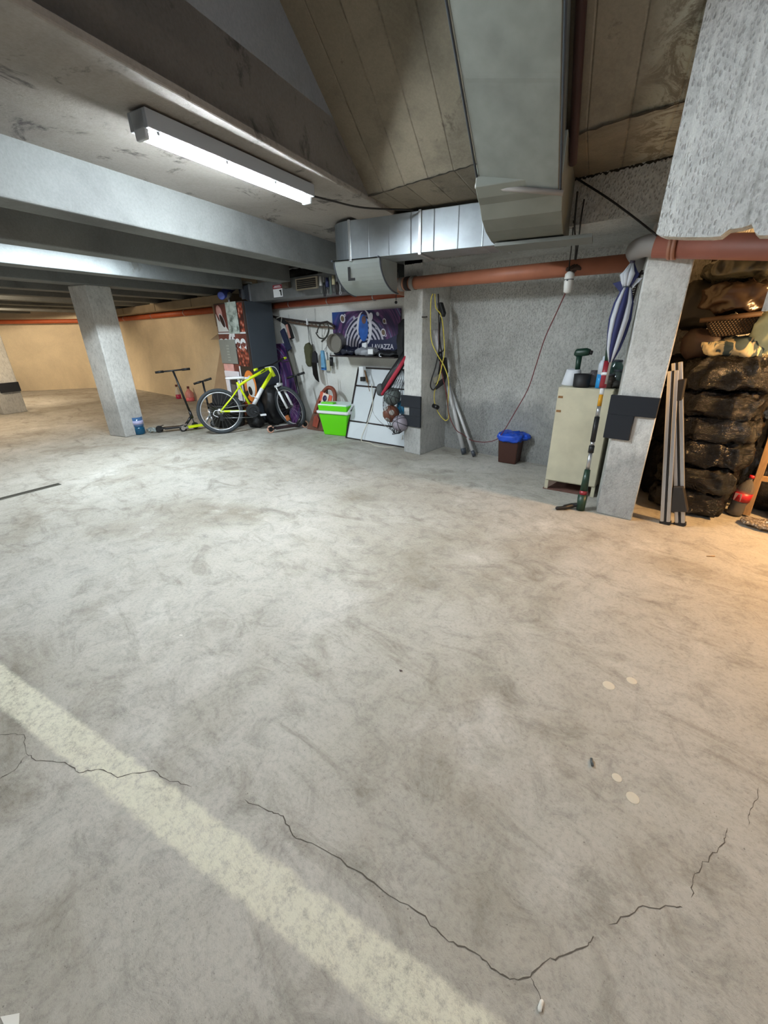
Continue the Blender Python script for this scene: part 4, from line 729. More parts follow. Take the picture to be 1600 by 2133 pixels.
# ================================================================ PARKING BARRIER, COOLER
pb = thing('parking_barrier', 'rusty folded parking barrier with an arched tube and a small sign', 'barrier', PZ(656, 897))
RUST = mat('rusted_steel', '#6b4a3c', .8, .2, var=.35, vs=14); RUSTR = mat('rust_red_paint', '#8f3f2c', .6, var=.3, vs=10)
g = PZ(656, 897); o_ = lambda u, v, z: g + Vector((u, v, 0)) + Vector((0, .30 * z, z))
MB().prism([o_(-.20, 0, 0), o_(.16, .03, 0), o_(.12, .03, .27), o_(.06, .02, .30), o_(-.06, .01, .30), o_(-.10, 0, .26)], (0, .02, 0)).build('base_plate', RUST, pb)
MB().prism([o_(-.07, -.005, .06), o_(.05, -.005, .05), o_(.07, -.005, .17), o_(.0, -.005, .24), o_(-.06, -.005, .2)], (0, -.002, 0)).build('red_paint_patch', RUSTR, pb)
MB().tube(bez([o_(-.06, .0, .26), o_(-.02, .02, .45), o_(.02, .04, .56), o_(.10, .05, .63), o_(.20, .06, .62), o_(.27, .06, .55), o_(.29, .06, .44), o_(.27, .05, .30)], 6), .030, 12).build('arched_tube', mat('tube_red_brown', '#7d3f2b', .6, var=.25), pb)
sg = MB().quadbox([o_(-.02, -.0, .45), o_(.25, .01, .40), o_(.27, .01, .53), o_(.0, 0, .58)], (0, -1, .3), .012).build('sign_plate', mat('sign_orange', '#c9573e', .5), pb)
MB().quadbox([o_(.06, -.008, .435), o_(.19, -.004, .412), o_(.21, -.004, .542), o_(.08, -.008, .565)], (0, -1, .3), .004).build('white_field', mat('sign_cream', '#ddcfc4', .5), sg)
cS = o_(.135, -.012, .488); MB().lathe([(.045, 0), (.045, .004)], 24, cS, (0, -1, .3)).build('round_mark', mat('sign_navy', '#3a2f52', .5), sg)
MB().tube([o_(.09, .03, .50), o_(.12, .03, .60), o_(.15, .03, .50)], .012, 8).build('lock_hook', IRON, pb)
co = thing('cooler_box', 'bright green cooler box with a white lid and carry handle', 'cooler', PZ(705, 905))
a_, b_, c_, d_ = PZ(673, 905), PZ(722, 910), PZ(738, 886), PZ(690, 882); ux = (b_ - a_).normalized(); wx = (b_ - a_).length; uy = Vector((-ux.y, ux.x, 0)); dp = .26
CT = frame_T(a_ + ux * wx / 2 + uy * dp / 2, ux); hw = wx / 2; hd_ = dp / 2
GREEN = mat('cooler_green', '#63d60b', .35)
def taper(mb, x0, y0, z0_, x1, y1, z1_): return mb.add([(-x0, -y0, z0_), (x0, -y0, z0_), (x0, y0, z0_), (-x0, y0, z0_), (-x1, -y1, z1_), (x1, -y1, z1_), (x1, y1, z1_), (-x1, y1, z1_)], [(3, 2, 1, 0), (4, 5, 6, 7), (0, 1, 5, 4), (1, 2, 6, 5), (2, 3, 7, 6), (3, 0, 4, 7)])
zt = .315
taper(MB(CT), hw * .93, hd_ * .9, 0, hw * 1.18, hd_ * 1.15, zt).build('cooler_body', GREEN, co, .012)
taper(MB(CT), hw * 1.23, hd_ * 1.2, zt, hw * 1.24, hd_ * 1.21, zt + .045).build('rim_band', WHITE, co, .006)
taper(MB(CT), hw * 1.15, hd_ * 1.12, zt + .045, hw * 1.2, hd_ * 1.18, zt + .12).build('lid', GREEN, co, .008); taper(MB(CT), hw * 1.2, hd_ * 1.18, zt + .12, hw * 1.17, hd_ * 1.15, zt + .14).build('lid_top', mat('lid_mint', '#dff2ea', .4), co, .008)
MB(CT).box((-hw * .95, -hd_ * 1.12, zt + .14), (hw * .1, -hd_ * .4, zt + .165)).build('lid_catch', GREEN, co, .012)
MB(CT).flat([(-hw * 1.26, 0, zt + .02), (-hw * 1.26, -hd_ * 1.25, zt + .03), (-hw * 1.2, -hd_ * 1.32, zt + .03), (hw * 1.2, -hd_ * 1.32, zt + .03), (hw * 1.28, -hd_ * 1.25, zt + .03), (hw * 1.28, 0, zt + .13)], .03, .014, (0, 0, 1)).build('carry_handle', WHITE, co)
# ================================================================ WHITE BOARD WITH BLACK FRAME
bo = thing('framed_board', 'large white panel in a thin dark iron frame leaning between cooler and column', 'board', PZ(780, 922))
BP = [PZ(722, 912), PZ(842, 931)]; bl_, br_2 = BP; tl = PY(748, 766, 4.47); tr = Vector((-3.30, 4.47, tl.z)); bmid_l = bl_
br_2 = Vector((-3.32, 4.14, 0)); nrm = (tr - bl_).cross(tl - bl_).normalized(); nrm = -nrm if nrm.y > 0 else nrm
def bq(u, v, off=0.0): a_ = bl_.lerp(br_2, u); b_ = tl.lerp(tr, u); return a_.lerp(b_, v) + nrm * off
MB().quadbox([bq(0, 0), bq(1, 0), bq(1, 1), bq(0, 1)], nrm, .012).build('panel', mat('board_white', '#d3d9dc', .4, var=.05, vs=3), bo)
for (u0, v0), (u1, v1), nm in (((0, 0), (1, 0), 'frame_bar'), ((0, 1), (1, 1), 'frame_bar'), ((0, 0), (0, 1), 'frame_bar'), ((1, 0), (1, 1), 'frame_bar'), ((0, .245), (1, .245), 'cross_bar'), ((0, .745), (1, .745), 'cross_bar'), ((.31, .245), (.36, .745), 'upright_bar')):
    MB().tube([bq(u0, v0, .012), bq(u1, v1, .012)], .011, 6).build(nm, IRON, bo)
ad = MB().box((-.045, -.03, -.09), (.045, .03, .09)).build('power_adapter', WHITE, None, .008); pA_ = PY(755, 777, 4.36); ad.location = pA_; tag(ad, 'white power adapter fixed at the top left of the framed board', 'adapter')
pg = MB().box((PY(751, 790, 4.30).x, 4.29, PY(751, 794, 4.30).z), (PY(758, 790, 4.30).x, 4.34, PY(751, 785, 4.30).z)).build('black_plug', BLACK, None, .006); tag(pg, 'black plug below the white adapter on the framed board', 'plug')
ol = MB().tube(bez([PY(760, 772, 4.36), PY(763, 785, 4.32), PY(766, 797, 4.28), PY(770, 815, 4.24)], 6), [.010] * 6 + [.014] * 6 + [.004] * 7, 8).build('brown_strap', mat('strap_brown', '#70502e', .8)); tag(ol, 'brown strap hanging beside the white adapter', 'strap')
cable('cable', [bq(.28, .78, .03), bq(.36, .5, .03), bq(.34, .28, .03), bq(.30, -.0, .05), PZ(770, 923) + Vector((0, 0, .006)), PZ(785, 930) + Vector((0, 0, .006)), PZ(812, 933) + Vector((0, 0, .006)), PZ(832, 928) + Vector((0, 0, .006)), bq(.93, .15, .05)], .005, mat('cable_cream', '#d5cfbd', .6), 'thin cream cable looping from the white adapter down to the floor')
cable('cable', [bq(.34, .72, .02), bq(.36, .45, .02), bq(.50, .3, .02), bq(.72, .2, .03)], .003, mat('cord_grey', '#8c8c86', .7), 'fine grey cord hanging across the white panel', 'cord')
# ball net and long red-black bag
net = thing('ball_net', 'net sack holding balls hanging in the corner beside the middle column', 'net', PY(825, 850, 4.0))
NETM = mat('net_black', '#201d20', .8)
def bc(x, y, Y): return PY(x, y, Y)
balls = ((bc(817, 826, 3.98), .107, mat('ball_grey', '#5f6866', .5, var=.35, vs=9), 'dark grey marbled ball at the top of the net'), (bc(815, 862, 3.96), .105, mat('ball_brown', '#6b3f2e', .5), 'brown ball with pale round patches in the net'), (bc(841, 848, 4.14), .095, mat('ball_blue', '#2f7fa6', .3), 'shiny blue ball in the net behind the others'), (bc(834, 882, 3.93), .102, mat('ball_white', '#8d8690', .5, var=.35, vs=5), 'greyish white ball at the bottom of the net'))
for i, (c, r_, m_, lb) in enumerate(balls):
    t_ = thing('ball', lb, 'ball', c, 'balls in the net'); MB().ball(c, r_, 24).build('ball_shell', m_, t_)
    if i == 1:
        for dx, dz in ((-.25, .75), (.1, -.55), (-.9, -.1), (.75, .35)):
            d_ = Vector((dx, -.75, dz)).normalized(); MB().lathe([(.034, 0), (.030, .004)], 18, c + d_ * (r_ - .004), d_).build('round_patch', mat('patch_pale', '#a39d97', .6), t_)
    if i in (0, 3):
        for a_ in (0.3, 1.4, 2.4): MB().torus(c, (math.cos(a_), .4, math.sin(a_)), r_ + .0005, .004, 30, 6).build('seam', mat('seam_dark', '#33363a', .6), t_)
nc = [(bc(838, 770, 4.05), .02), (bc(834, 790, 4.03), .06), (bc(822, 815, 3.99), .10), (bc(818, 830, 3.98), .125), (bc(822, 850, 3.98), .165), (bc(825, 865, 3.97), .165), (bc(829, 880, 3.95), .145), (bc(830, 892, 3.93), .11), (bc(827, 903, 3.92), .03)]
q = MB(); NN = 14
rings = [[c + Vector((math.cos(2 * PI * (j + .5 * (i % 2)) / NN) * r_, math.sin(2 * PI * (j + .5 * (i % 2)) / NN) * min(r_, .12) * .95, 0)) for j in range(NN)] for i, (c, r_) in enumerate(nc)]
for i in range(len(rings) - 1):
    for j in range(NN):
        o1 = (j + (i % 2)) % NN; q.tube([rings[i][j], rings[i + 1][o1]], .0022, 4, caps=False); q.tube([rings[i][j], rings[i + 1][(o1 - 1) % NN]], .0022, 4, caps=False)
q.build('netting', NETM, net)
MB().tube([bc(838, 770, 4.05), bc(842, 735, 4.12)], .006, 6).build('drawcord', NETM, net); MB().tube([bc(822, 895, 3.92), bc(818, 905, 3.9), bc(826, 903, 3.9), bc(836, 900, 3.9)], .006, 6).build('net_hem', NETM, net)
rb = thing('ski_bag', 'long black bag with a red edge hanging slantwise beside the middle column', 'bag', PY(820, 785, 4.0))
pa, pb_ = bc(796, 816, 3.93), bc(846, 738, 4.02); dv = (pb_ - pa).normalized(); nv_ = Vector((dv.z, 0, -dv.x)).normalized()
MB().tube([pa, pa + dv * .05, pa + dv * .2, pb_], [.03, .055, .062, .05], 14).build('bag_body', BLACK, rb); MB().tube([pa + nv_ * .035 + Vector((.0, -.035, -.01)), pa + dv * .2 + nv_ * .04 + Vector((0, -.035, 0)), pb_ + nv_ * .035 + Vector((0, -.03, 0))], [.018, .026, .022], 10).build('red_edge', mat('bag_red', '#b02a3f', .6), rb)
MB().pillow(bc(793, 812, 3.92), (.06, .05, .07), 2.4, wr=.01, fr=9).build('grey_end', mat('bag_grey', '#4c4f50', .7), rb)
# ================================================================ CABLES AND POLES RIGHT OF THE COLUMN
XC = -2.975
def cx(x, y, Y): return PY(x, y, Y)
cable('cable', [cx(902, 612, 4.0), cx(898, 625, 4.0), cx(897, 670, 4.0), cx(899, 710, 4.02), cx(912, 740, 4.05), cx(924, 760, 4.1), cx(933, 785, 4.15), cx(935, 810, 4.18), cx(933, 845, 4.2), cx(935, 868, 4.22), cx(929, 876, 4.22), cx(920, 869, 4.2), cx(911, 855, 4.18), cx(905, 835, 4.15), cx(906, 812, 4.1), cx(914, 790, 4.1), cx(922, 755, 4.1), cx(926, 730, 4.1), cx(923, 680, 4.1), cx(918, 655, 4.1), cx(908, 640, 4.05), cx(906, 612, 4.05)], .0055, YELCAB, 'yellow extension cable hanging in a long loop on the middle column')
yp = MB().cyl(cx(903, 845, 4.16), cx(912, 849, 4.14), .026, n=14).build('plug', BLACK); tag(yp, 'black round plug at the bottom of the yellow cable', 'plug')
cable('cable', [cx(913, 612, 4.1), cx(914, 650, 4.1), cx(915, 690, 4.1), cx(914, 730, 4.1), cx(907, 765, 4.08), cx(899, 790, 4.06), cx(897, 805, 4.06), cx(903, 812, 4.08), cx(912, 800, 4.1)], .007, BLKCAB, 'black cable hanging in a loop on the shaded side of the middle column')
cable('cable', [cx(919, 660, 4.12), cx(923, 690, 4.12), cx(926, 722, 4.12), cx(920, 731, 4.12), cx(916, 700, 4.12), cx(918, 660, 4.12)], .006, BLKCAB, 'second black cable loop around the white handle beside the middle column')
cable('cable', [cx(914, 615, 4.12), cx(914, 700, 4.12), cx(915, 740, 4.12), cx(921, 780, 4.14), cx(930, 820, 4.16), cx(936, 865, 4.2), cx(950, 895, 4.25), cx(965, 905, 4.3), cx(982, 917, 4.32), cx(1010, 921, 4.30), cx(1035, 915, 4.28), cx(1050, 897, 4.25), cx(1075, 855, 4.22), cx(1100, 810, 4.2), cx(1117, 760, 4.15), cx(1135, 705, 4.1), cx(1160, 650, 4.0), cx(1182, 602, 3.9)], .0045, REDCAB, 'thin dark red cable sweeping from the column to the white socket')
bx = MB().prism([cx(910, 631, 4.10), cx(917, 629, 4.10), cx(924, 652, 4.10), cx(921, 661, 4.10), cx(914, 655, 4.10)], (0, .06, 0)).build('black_adapter', BLACK, None, .01); tag(bx, 'black adapter block hanging near the top of the middle column', 'adapter')
wh2 = thing('white_handle_tool', 'white-handled tool hanging inside the cable loops on the middle column', 'tool', cx(912, 710, 4.15))
MB().tube([cx(908, 688, 4.16), cx(910, 700, 4.15), cx(914, 725, 4.14), cx(917, 733, 4.14)], [.03, .036, .034, .03], 12).build('handle', mat('handle_offwhite', '#b5b3b4', .4), wh2); MB().tube([cx(917, 733, 4.14), cx(918, 752, 4.14)], .025, 10).build('collar', BLACK, wh2)
br3 = thing('hand_broom', 'black brush with a pale block hanging low beside the middle column', 'brush', cx(915, 790, 4.2)); MB().prism([cx(917, 745, 4.2), cx(926, 745, 4.2), cx(930, 775, 4.2), cx(922, 800, 4.2), cx(906, 812, 4.2), cx(912, 780, 4.2)], (0, .04, 0)).build('bristles', mat('broom_black', '#211f1f', .9, bump=.4, bs=90), br3); MB().prism([cx(902, 788, 4.19), cx(920, 776, 4.19), cx(923, 787, 4.19), cx(905, 800, 4.19)], (0, .03, 0)).build('block', mat('block_tan', '#8f8a78', .8), br3)
hkk = MB().box((-2.985, 3.96, cx(900, 661, 4).z - .0), (-2.93, 3.99, cx(900, 664, 4).z + .025)).build('cable_hook', IRON); tag(hkk, 'dark metal hook on the edge of the middle column', 'hook')
POLE = mat('chrome_pole', '#d4d6d8', .4, .35)
for nm, (p0, p1), r_, lb in (('pole', (PZ(967, 947), cx(928, 785, 4.35)), .026, 'bright metal pole leaning on the rough wall, nearer the middle column'), ('pole', (PZ(988, 952), cx(935, 800, 4.40)), .018, 'thinner metal pole leaning on the rough wall, nearer the brown bin')):
    t_ = thing(nm, lb, 'pole', p0, 'metal poles leaning by the column'); dv = (p1 - p0).normalized(); p0 = p0 + Vector((0, 0, .01)); MB().tube([p0 + dv * .03, p1], r_, 12).build('tube', POLE, t_); MB().tube([p0, p0 + dv * .07], r_ * 1.2, 12).build('foot_cap', DGREY, t_)
bnw = thing('waste_bin', 'brown square waste bin lined with a blue bag', 'bin', PZ(1070, 960)); a_, b_ = PZ(1035, 963), PZ(1073, 969); ux = (b_ - a_).normalized(); wx = (b_ - a_).length; uy = Vector((-ux.y, ux.x, 0)); T2 = frame_T(a_ + ux * wx / 2 + uy * .10, ux)
taper(MB(T2), wx * .47, .085, 0, wx * .55, .10, .30).build('bin_body', mat('bin_brown', '#42241b', .45), bnw, .01)
BLUEBAG = mat('bag_blue', '#1f4fc4', .3, var=.25, vs=14)
q = MB(T2); q.pillow((.0, 0, .295), (wx * .66, .125, .042), 4.5, 56, 16, wr=.03, fr=14, seed=4); q.build('bag_lining', BLUEBAG, bnw); MB(T2).pillow((.13, .02, .30), (.07, .07, .03), 2.4, wr=.02, fr=16, seed=5).build('bag_overhang', BLUEBAG, bnw)
# ================================================================ WHITE SOCKET WITH CORDS
sk = thing('lamp_socket', 'white porcelain lamp socket hanging on cords under the terracotta pipe', 'socket', PY(1185, 585, 3.78)); c_ = PY(1185, 586, 3.78)
MB().lathe([(.012, -.085), (.028, -.075), (.034, -.03), (.036, .0), (.030, .012), (.037, .02), (.035, .05), (.02, .066), (.01, .07)], 20, c_).build('socket_body', mat('porcelain', '#dcdcd8', .3), sk)
MB().torus(c_ + Vector((0, 0, .012)), (0, 0, 1), .033, .003, 20, 6).build('seam', DGREY, sk); MB().box((c_.x - .006, c_.y - .038, c_.z + .0), (c_.x + .006, c_.y - .03, c_.z + .012)).build('screw', BLACK, sk); MB().pillow(c_ + Vector((.015, .02, .085)), (.05, .03, .022), 2.2, wr=.02, fr=20).build('tape_wrap', mat('tape_brown', '#3a261c', .7), sk)
MB().tube([PY(1195, 460, 3.42), PY(1190, 520, 3.74), PY(1183, 575, 3.78)], .004, 6).build('cord', BLKCAB, sk)
cable('cable', [PY(1203, 400, 3.2), PY(1197, 470, 3.42), PY(1200, 510, 3.6), PY(1198, 540, 3.74)], .006, BLKCAB, 'black cord dropping from the slope beside the duct end')
cable('cable', [PY(1217, 415, 3.4), PY(1210, 460, 3.42), PY(1205, 505, 3.6), PY(1200, 541, 3.74)], .005, BLKCAB, 'thin black cord dropping from the beam, furthest from the duct')
# ================================================================ CABINET AND WHAT STANDS ON IT
cbn = thing('metal_cabinet', 'cream chipped metal cabinet standing beside the right column', 'cabinet', PZ(1180, 1020)); a_ = PZ(1133, 1018); b_ = PZ(1236, 1036); ux = (b_ - a_).normalized(); wx = (b_ - a_).length; uy = Vector((-ux.y, ux.x, 0)); T3 = frame_T(a_, ux)
CREAMM = mat('cream_enamel', '#c9c3aa', .5, var=.12, vs=7, bump=.06, bs=25); HZ = PP(1165, 806, a_, uy).z; CD = .42
MB(T3).box((0, 0, .09), (wx, CD, HZ)).build('body', CREAMM, cbn, .006)
dq = MB(T3).box((.004, -.012, .10), (wx - .004, 0, HZ - .006)).build('door', CREAMM, cbn, .004)
for z_ in (HZ - .09, HZ - .21): MB(T3).box((.012, -.015, z_), (.05, -.011, z_ + .018)).build('chipped_spot', mat('rust_spot', '#8a6238', .8), dq)
for x_ in (0, wx - .03):
    for y_ in (0, CD - .03): MB(T3).box((x_, y_, 0), (x_ + .03, y_ + .03, .10)).build('leg', CREAMM, cbn)
MB(T3).prism([(.03, .002, .10), (.12, .002, .10), (.03, .002, .02)], (0, .01, 0)).build('bracket', mat('bracket_rust', '#6c5a50', .7), cbn); MB(T3).box((-.01, .0, .0), (wx * .9, CD * .8, .012)).build('rust_sheet', mat('rust_sheet', '#6a4a40', .85, var=.3), cbn)
Yc = (a_ + ux * wx * .5).y + .14
def onc(x, Y=None): p = PY(x, 800, Y or Yc); return Vector((p.x, p.y, HZ + .001))
cu = thing('white_cup', 'white tapered plastic tub on the cabinet holding the green drill', 'cup', onc(1190)); MB().lathe([(.075, 0), (.085, .01), (.058, .13), (.05, .135), (.045, .12), (.07, .015)], 24, onc(1191)).build('tub', mat('tub_white', '#d9dde4', .5), cu)
dr_ = thing('cordless_drill', 'dark green cordless drill standing upside down in the white tub', 'drill', onc(1194)); G = mat('drill_green', '#16382b', .4)
g0 = PY(1203, 770, Yc); g1 = PY(1207, 742, Yc); MB().tube([g0 - Vector((0, 0, .02)), g1], [.020, .024], 12).build('grip', G, dr_); MB().tube([PY(1199, 734, Yc), PY(1203, 735, Yc), PY(1222, 733, Yc), PY(1229, 734, Yc)], [.026, .034, .032, .024], 14).build('motor_housing', G, dr_); MB().tube([PY(1229, 734, Yc), PY(1234, 735, Yc)], .017, 12).build('chuck', BLACK, dr_)
kt = thing('black_pot', 'round black plastic pot on the cabinet before the white tub', 'pot', onc(1210, Yc - .08)); MB().lathe([(.062, 0), (.066, .01), (.068, .105), (.06, .105), (.055, .02)], 26, onc(1211, Yc - .08)).build('pot_body', mat('pot_black', '#1c1d20', .6), kt)
glb = thing('glass_jar', 'greyish glass jar lying behind the black pot on the cabinet', 'jar', onc(1232, Yc + .05)); MB().lathe([(.03, 0), (.05, .02), (.052, .09), (.03, .11), (.028, .13)], 20, onc(1234, Yc + .03)).build('jar_body', mat('smoky_glass', '#8b8588', .15, trans=.6), glb)
spc = thing('spray_can', 'white and blue spray can on the cabinet', 'can', onc(1250, Yc - .06)); s0 = onc(1249, Yc - .07)
MB().cyl(s0, s0 + Vector((0, 0, .11)), .031, n=24).build('blue_half', mat('can_blue', '#2f9be0', .35), spc); MB().lathe([(.031, .11), (.031, .19), (.020, .215), (.011, .22), (.010, .245), (.004, .25)], 24, s0).build('white_half', mat('can_white', '#d5dde8', .35), spc)
for i, (x_, h_, r_, c_, lb) in enumerate(((1277, .20, .055, '#5f8079', 'tall greenish glass jar at the back of the cabinet'), (1284, .13, .05, '#7a8a86', 'lower pale glass jar at the column side of the cabinet'), (1268, .10, .045, '#6a5f58', 'small brownish glass jar behind the red trimmer grip'))):
    g = onc(x_, Yc + (.10 if i == 0 else .02 - .05 * (i == 2))); t_ = thing('glass_jar', lb, 'jar', g, 'jars on the cabinet'); MB().lathe([(r_ * .8, 0), (r_, .01), (r_, h_ * .8), (r_ * .7, h_ * .95), (r_ * .7, h_)], 20, g).build('jar_body', mat('jar_%d' % i, c_, .1, trans=.7), t_); MB().lathe([(r_ * .75, h_), (r_ * .75, h_ + .012)], 20, g).build('jar_lid', DGREY, t_)
bg = MB().pillow(onc(1272, Yc + .0) + Vector((0, 0, .03)), (.10, .06, .03), 2.4, wr=.02, fr=14, seed=6).build('dark_rag', mat('rag_dark', '#2a2825', .8)); tag(bg, 'dark rag on the cabinet beside the column', 'rag')
# pole trimmer leaning over the cabinet
tr_ = thing('pole_hedge_trimmer', 'long pole trimmer with green motor at the floor leaning on the cabinet', 'trimmer', PZ(1207, 1066)); t0 = PZ(1207, 1064) + Vector((0, .02, .02)); t1 = PY(1274, 705, 3.66)
def tp(y):   # point of the pole at picture height y
    k = (1064 - y) / (1064 - 705); d = ray(1207 + (1274 - 1207) * ((1064 - y) / 359), y)
    u = (t1 - t0); w0 = CAM - t0; A_, B_, C_ = u.dot(u), u.dot(d), d.dot(d); D_, E_ = u.dot(w0), d.dot(w0); den = A_ * C_ - B_ * B_; return t0 + u * ((D_ * C_ - B_ * E_) / den)
def seg(y0, y1, r0, m_, name, r1=None, par=tr_): return MB().tube([tp(y0), tp(y1)], [r0, r1 or r0], 14).build(name, m_, par)
TG = mat('trimmer_green', '#1f3a2c', .4); TR = mat('trimmer_red', '#8f2430', .4)
seg(1062, 1030, .032, TG, 'motor_head', .038); seg(1032, 1022, .030, TR, 'red_collar'); seg(1024, 978, .030, TG, 'motor_housing', .022); seg(978, 943, .015, ALU, 'pole_lower'); seg(943, 928, .021, BLACK, 'clamp'); seg(928, 920, .015, ALU, 'pole_middle'); seg(920, 868, .019, BLACK, 'foam_grip'); seg(868, 846, .015, ALU, 'pole_upper'); seg(846, 822, .0155, mat('warning_yellow', '#d79a1e', .4), 'yellow_sticker'); seg(822, 808, .015, WHITE, 'pole_end'); seg(808, 752, .026, TR, 'red_grip', .022); seg(782, 776, .028, WHITE, 'grip_ring'); seg(752, 700, .02, TG, 'rear_handle', .03); seg(700, 665, .015, BLACK, 'battery_end', .008)
h0 = tp(1050); hp = MB().tube(bez([h0, PZ(1190, 1060) + Vector((0, 0, .03)), PZ(1172, 1062) + Vector((0, 0, .02)), PZ(1157, 1062) + Vector((0, 0, .015))], 5), [.018] * 5 + [.022] * 5 + [.015] * 5 + [.008], 10).build('blade_guard', BLACK, tr_)
# closed parasol, saw chain
um = thing('beach_umbrella', 'closed blue and white beach umbrella leaning at the right column', 'umbrella', PY(1290, 700, 3.5)); u0, u1 = PY(1262, 800, 3.52), PY(1318, 545, 3.60)
MB().tube([u0, u1], .009, 8).build('pole', STEEL, um); ax = (u1 - u0); L_ = ax.length; ax.normalize(); ea = Vector((1, 0, 0)); ea = (ea - ax * ea.dot(ax)).normalized(); eb = ax.cross(ea)
UB = mat('umbrella_blue', '#242a5c', .7); UW = mat('umbrella_white', '#c3c7cf', .7)
def cone(t_lo, prof, k0, k1, m_, nm):   # fold sector
    vs = []; fs = []; n_ = 5
    for i, (t, r_) in enumerate(prof):
        for j in range(n_ + 1):
            w_ = k0 + (k1 - k0) * j / n_; rr = r_ * (1 + .22 * math.sin(PI * j / n_)); tw = w_ + t * 1.0; vs.append(u0 + ax * (L_ * t) + (ea * math.cos(tw) + eb * math.sin(tw)) * rr)
    K_ = n_ + 1
    for i in range(len(prof) - 1):
        for j in range(n_): fs.append((i * K_ + j, i * K_ + j + 1, (i + 1) * K_ + j + 1, (i + 1) * K_ + j))
    q = MB().add(vs, fs, True); o = q.build(nm, m_, um); md = o.modifiers.new('s', 'SOLIDIFY'); md.thickness = .004
PR = [(.19, .012), (.30, .038), (.42, .052), (.55, .060), (.68, .052), (.78, .030), (.805, .022)]; PR2 = [(.805, .022), (.84, .036), (.90, .052), (.93, .035), (.99, .012)]
for k in range(8): cone(0, PR, 2 * PI * k / 8, 2 * PI * (k + 1) / 8, UB if k % 2 else UW, 'canopy_panel')
for k in range(8): cone(0, PR2, 2 * PI * k / 8, 2 * PI * (k + 1) / 8, UW if k in (2, 3, 4, 5) else UB, 'canopy_top')
hem = u0 + ax * L_ * .87; MB().prism([hem, hem + ea * -.10 + ax * -.02, hem - ax * .09 - ea * .03], eb * .01).build('loose_corner', UB, um); MB().prism([hem, hem + ea * .085 - ax * .0, hem - ax * .09 + ea * .01], eb * .01).build('loose_corner', UW, um); MB().torus(u0 + ax * L_ * .805, ax, .026, .005, 20, 6).build('tie_strap', DGREY, um)
MB().tube([u1 - ax * .06, u1 + ax * .06], .016, 10).build('top_cap', mat('cap_purple', '#3c3346', .5), um)
sw_ = thing('saw_chain', 'thin toothed saw blade hanging behind the closed umbrella', 'saw', PY(1326, 600, 3.62)); c0_, c1_ = PY(1334, 570, 3.62), PY(1316, 635, 3.62)
q = MB().tube([c0_, c1_], .006, 6)
for k in range(14): p = c0_.lerp(c1_, k / 13); q.tube([p, p + Vector((-.022, 0, -.004))], .004, 4)
q.build('toothed_blade', IRON, sw_); MB().tube([c0_ + Vector((.03, 0, .0)), c0_, c0_ + Vector((-.03, 0, -.01))], .008, 6).tube([c0_ + Vector((.01, 0, .02)), c0_ - Vector((.01, 0, .02))], .008, 6).build('clasp', IRON, sw_)
# ================================================================ ROOF BARS
for lb, base, top, Yb, feet in (('aluminium roof bar leaning nearest the right column', (1385, 1093), (1402, 772), 3.66, False), ('aluminium roof bar with black feet leaning beside the other bar', (1416, 1096), (1410, 755), 3.70, True)):
    p0 = PZ(*base); p1 = PY(top[0], top[1], Yb); t_ = thing('roof_bar', lb, 'roof bar', p0, 'roof bars leaning by the column'); d = (p1 - p0).normalized(); sd = d.cross(Vector((0, 1, 0))).normalized(); nm = sd.cross(d)
    def bar(off, w_, th, m_, name, a_=0.02, b_=1.0):
        A_ = p0 + d * a_ + sd * off; B_ = p0.lerp(p1, b_) + sd * off; return MB().quadbox([A_ - sd * w_ / 2, A_ + sd * w_ / 2, B_ + sd * w_ / 2, B_ - sd * w_ / 2], -nm if nm.y > 0 else nm, th).build(name, m_, t_, .004)
    bar(-.020, .026, .03, ALU, 'rail_half'); bar(.020, .026, .03, ALU, 'rail_half'); bar(0, .012, .022, BLACK, 'rubber_strip')
    bar(0, .075, .04, BLACK, 'end_cap', 0.0, .025)
    if feet:
        for f0, f1, w0, w1 in ((.10, .26, .055, .030), (.86, 1.04, .03, .055)):
            L0 = (p1 - p0).length; A_ = p0 + d * L0 * (f0 if f0 < .5 else .78); B_ = p0 + d * L0 * (f1 if f0 < .5 else .90); nf = Vector((0, -.035, 0))
            MB().add([A_ - sd * w0 + nf, A_ + sd * w0 + nf, B_ + sd * w1 + nf, B_ - sd * w1 + nf, A_ - sd * w0 - nf, A_ + sd * w0 - nf, B_ + sd * w1 - nf, B_ - sd * w1 - nf], [(0, 1, 2, 3), (7, 6, 5, 4), (0, 4, 5, 1), (1, 5, 6, 2), (2, 6, 7, 3), (3, 7, 4, 0)]).build('foot', mat('foot_dark', '#2a2725', .5), t_, .006)
# ================================================================ BAG STACK AND SIDE ROOM
BAGM = NT('bag_plastic', .17); n = BAGM; nz = n.noise(6, 5, .7, n.scale((1, 1, 2.2)), 1.2); nf_ = n.noise(22, 5, .75, n.scale((1.6, 1, .5), (0, .5, 0)), 1.5); BAGM = n.out(n.ramp(nz, [(.3, srgb('#080707')), (.7, srgb('#12100e'))]), n.bump(nf_, .7, .012, n.bump(nz, .9, .035)))
Yb = 3.86; lev = [(1090, 1030, 1500, 1420), (1032, 978, 1530, 1390), (982, 922, 1556, 1375), (926, 872, 1575, 1370), (875, 818, 1588, 1372), (820, 748, 1612, 1400)]
zz = 0.0; names = ['bottom black bag of the stack in the side room', 'second black bag from the floor in the stack', 'third black bag from the floor in the stack', 'fourth black bag from the floor in the stack', 'fifth black bag from the floor in the stack', 'topmost shiny black bag of the stack, under the pale cloth']
